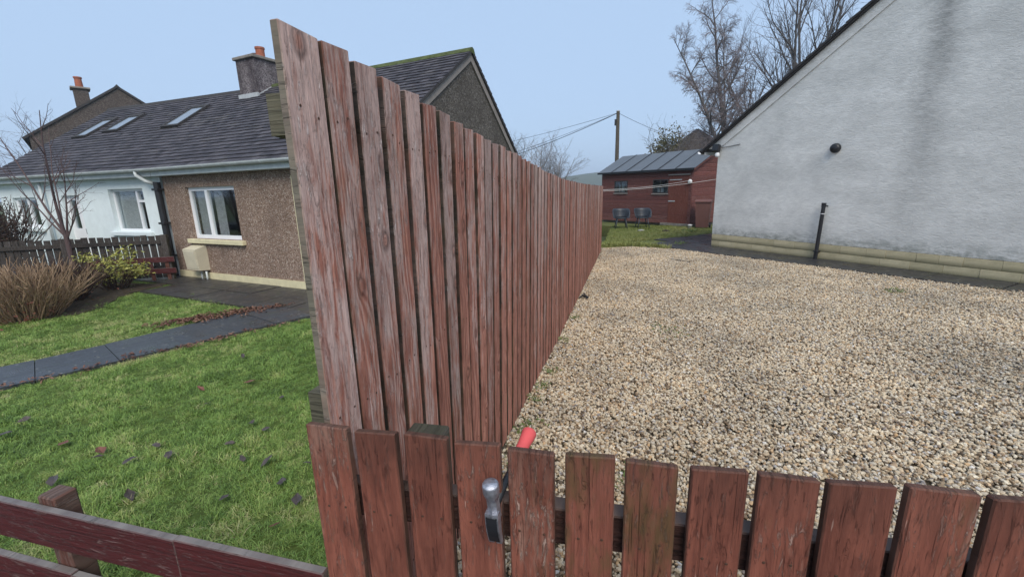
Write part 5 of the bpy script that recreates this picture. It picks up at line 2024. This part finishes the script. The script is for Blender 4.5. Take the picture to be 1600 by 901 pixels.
tufts2 = [tuft(300 + i, 18, 0.085, 0.06, 'backblade', 1.0, 0.007) for i in range(4)]
n = 9000
gx = rng.uniform(-0.72, 3.0, n)
gy = rng.uniform(11.4, 18.0, n)
sv = Vector((0.78, -0.63))
front = ((gx - SO[0]) * 0.63 + (gy - SO[1]) * 0.78) < -0.02
keep = inpoly(gx, gy, BACKLAWN) & ~inpoly(gx, gy, PATIO) & front
gx, gy = gx[keep], gy[keep]
n = len(gx)
tone = np.clip(0.45 + 0.3 * vnoise(gx, gy, 1.8, 13) + rng.normal(0, 0.12, n), 0, 1)
edge = np.clip(1.3 - np.abs(gy - 11.7 - 0.0) * 1.6, 0, 1)
pts = np.stack([gx, gy, np.full(n, -0.01)], 1)
rot = np.stack([rng.normal(0, 0.2, n), rng.normal(0, 0.2, n), rng.uniform(0, 6.28, n)], 1)
o = scatter('back_grass', pts, rot, 0.75 + 0.9 * edge + rng.normal(0, 0.12, n), tone, rng.integers(0, 4, n), tufts2)
stuff(o, 'yellowish grass of the small lawn before the shed', 'grass')

# leaf litter along the path
def litter_piece(seed):
    r = random.Random(seed)
    m = MB()
    for _ in range(9):
        p = Vector((r.uniform(-0.09, 0.09), r.uniform(-0.09, 0.09), r.uniform(0.0, 0.02)))
        a = Vector((r.gauss(0, 1), r.gauss(0, 1), r.gauss(0, 0.35))).normalized()
        b = Vector((-a.y, a.x, r.gauss(0, 0.3))).normalized()
        l = r.uniform(0.014, 0.034)
        m.quadface(p - a * l, p + b * l * 0.5 + Vector((0, 0, 0.006)), p + a * l, p - b * l * 0.5 + Vector((0, 0, 0.006)))
    me = m.mesh('litter', fix=False)
    me.materials.append(MAT['litter'])
    return me
pcs = [litter_piece(400 + i) for i in range(4)]
P_ = []
for _ in range(150):          # heap on the house side of the path
    t_ = random.random()
    P_.append((-7.0 + 1.05 * t_ + random.gauss(0, 0.10), 4.75 + 1.25 * t_ + random.gauss(0, 0.10)))
for _ in range(22):
    t_ = random.random()
    P_.append((-5.75 + 0.85 * t_ + random.gauss(0, 0.05), 3.85 + 1.55 * t_ + random.gauss(0, 0.05)))
for _ in range(14):
    t_ = random.random()
    P_.append((-6.35 + 0.55 * t_ + random.gauss(0, 0.06), 2.6 + 1.2 * t_ + random.gauss(0, 0.06)))
n = len(P_)
pts = np.array([(a, b, LZ + 0.022) for a, b in P_])
rot = np.stack([np.zeros(n), np.zeros(n), rng.uniform(0, 6.28, n)], 1)
o = scatter('leaf_litter', pts, rot, rng.uniform(0.7, 1.2, n), rng.random(n), rng.integers(0, 4, n), pcs)
stuff(o, 'red brown leaf litter heaped along the garden path edges', 'leaf litter')

# single fallen leaves
def leaf_me(seed, mat):
    r = random.Random(seed)
    m = MB()
    n = 6
    ln = 0.5
    for side in (-1, 1):
        for i in range(n):
            t0, t1 = i / n, (i + 1) / n
            def pt(t, s):
                wv = 0.28 * math.sin(math.pi * min(1, t * 0.95 + 0.03)) ** 0.8 * (1 + 0.25 * math.sin(9 * t + seed))
                z = 0.12 * math.sin(2.5 * t + seed) + (0.16 * wv * 3 * s * s * (1 if seed % 2 else 0.4))
                return (t - ln, s * side * wv, z)
            m.quadface(pt(t0, 0), pt(t1, 0), pt(t1, 1), pt(t0, 1))
    me = m.mesh('fallen_leaf', fix=False)
    me.materials.append(MAT[mat])
    return me
LM = [leaf_me(i, 'deadleaf') for i in range(5)]
LR = [leaf_me(10 + i, 'redleaf') for i in range(2)]
LV = [(-3.56, 2.0, 0), (-3.33, 2.12, 0), (-2.53, 2.23, 0), (-3.86, 1.98, 0), (-3.14, 1.72, 0), (-3.57, 2.2, 0), (-3.82, 1.69, 0), (-5.21, 2.24, 0), (-2.01, 1.94, 0),
      (-2.25, 2.07, 0), (-1.98, 1.73, 1), (-3.0, 2.35, 0), (-2.73, 2.21, 0), (-3.1, 2.66, 0), (-3.21, 3.11, 0), (-4.52, 3.91, 0), (-4.59, 2.61, 1), (-4.39, 2.66, 0),
      (-3.83, 3.34, 1), (-3.82, 2.85, 0), (-2.22, 2.28, 0), (-4.18, 3.08, 1), (-4.37, 2.05, 1), (-3.95, 2.05, 1), (-2.9, 2.6, 0), (-5.0, 2.0, 0), (-1.75, 2.05, 0), (-2.5, 1.85, 0)]
for i, (x, y, k) in enumerate(LV):
    if k:
        me, lab, grp = LR[i % 2], 'curled reddish brown leaf lying on the left lawn', 'reddish leaves on the lawn'
    else:
        me, lab, grp = LM[i % 5], 'dark grey wet leaf lying on the left lawn', 'dark leaves on the lawn'
    o = put(me, 'fallen_leaf', None, None, (x, y, LZ + 0.034 + random.uniform(0, 0.012)), (random.gauss(0, 0.3), random.gauss(0, 0.3), random.uniform(0, 6.28)))
    s_ = random.uniform(0.06, 0.115)
    o.scale = (s_, s_, s_)
    tag(o, lab, 'leaf', grp)

# weeds in the gravel
def weed(name, label, loc, r_, n, seed, leaf=0.03, h=0.035, mat='greenleaf', group=None):
    w = thing(name, label, 'weed', loc, 0, group)
    leafmesh(n, r_, r_, h, leaf, seed, 0.45, 6).build('leaves', mat, w, (0, 0, h * 0.9), fix=False)
    stems(10, r_, h * 1.6, seed, 0.0015, 1.2, 1).build('stems', mat, w, fix=False)
wl = 'small green weed growing along the foot of the tall fence'
for i, (x, y) in enumerate(((-0.63, 2.35), (-0.61, 2.62), (-0.64, 2.95), (-0.63, 3.5), (-0.63, 4.3), (-0.62, 5.1), (-0.61, 2.15), (-0.64, 2.48), (-0.64, 3.2))):
    weed('weed', wl, (x, y, 0.0), 0.07, 60, 60 + i, 0.022, 0.03, group='weeds at the fence foot')
weed('weed', 'broad patch of low weeds in the middle of the gravel', (0.45, 4.85, 0.005), 0.22, 130, 81, 0.024, 0.02)
weed('weed', 'small weed patch in the gravel before the grey gable', (3.72, 7.25, 0.005), 0.13, 110, 82, 0.03, 0.03)
weed('weed', 'grassy weed just behind the sixth picket from the left', (0.02, 2.15, 0.005), 0.09, 70, 83, 0.03, 0.035)
weed('weed', 'weed clump at the gravel edge of the black patio', (1.25, 12.2, 0.03), 0.12, 90, 84, 0.04, 0.05)
weed('weed', 'weed clump beside the patio nearest the bin', (1.9, 15.4, 0.01), 0.25, 160, 85, 0.05, 0.06)
# scrap at fence foot
m = MB()
m.tube([(-0.07, 0, 0.02), (-0.03, 0.03, 0.05), (0.02, 0.0, 0.06), (0.06, 0.04, 0.03), (0.03, 0.08, 0.02), (-0.04, 0.07, 0.045)], 0.012, 6)
m.tube([(0.05, 0.0, 0.02), (0.0, 0.05, 0.08), (-0.05, 0.02, 0.03)], 0.012, 6)
tag(m.build('cable_scrap', 'black', None, (-0.62, 6.1, 0.0)), 'tangle of black cable lying at the foot of the tall fence', 'cable')

m = MB()
m.cbox(-0.27, 0.27, -0.014, 0.014, -0.05, 0.022, 0.003)
tag(m.build('timber_edging', 'dkslat', None, (1.02, 9.66, 0.0), (0, 0, math.atan2(-0.37, 0.39))), 'short dark timber edging strip half buried in the far gravel', 'edging')

# ------------------------------------------------------------------ damp winter air
m = MB()
m.box(-1000, 1000, -400, 1600, -2.5, 26)
hz = m.build('haze', None)
hm_ = bpy.data.materials.new('haze_air')
hm_.use_nodes = True
ht = hm_.node_tree
ht.nodes.clear()
pv = ht.nodes.new('ShaderNodeVolumePrincipled')
pv.inputs['Color'].default_value = (0.86, 0.93, 1.0, 1)
pv.inputs['Density'].default_value = 0.0011
pv.inputs['Anisotropy'].default_value = 0.2
ho_ = ht.nodes.new('ShaderNodeOutputMaterial')
ht.links.new(pv.outputs[0], ho_.inputs['Volume'])
hz.data.materials.append(hm_)
stuff(hz)
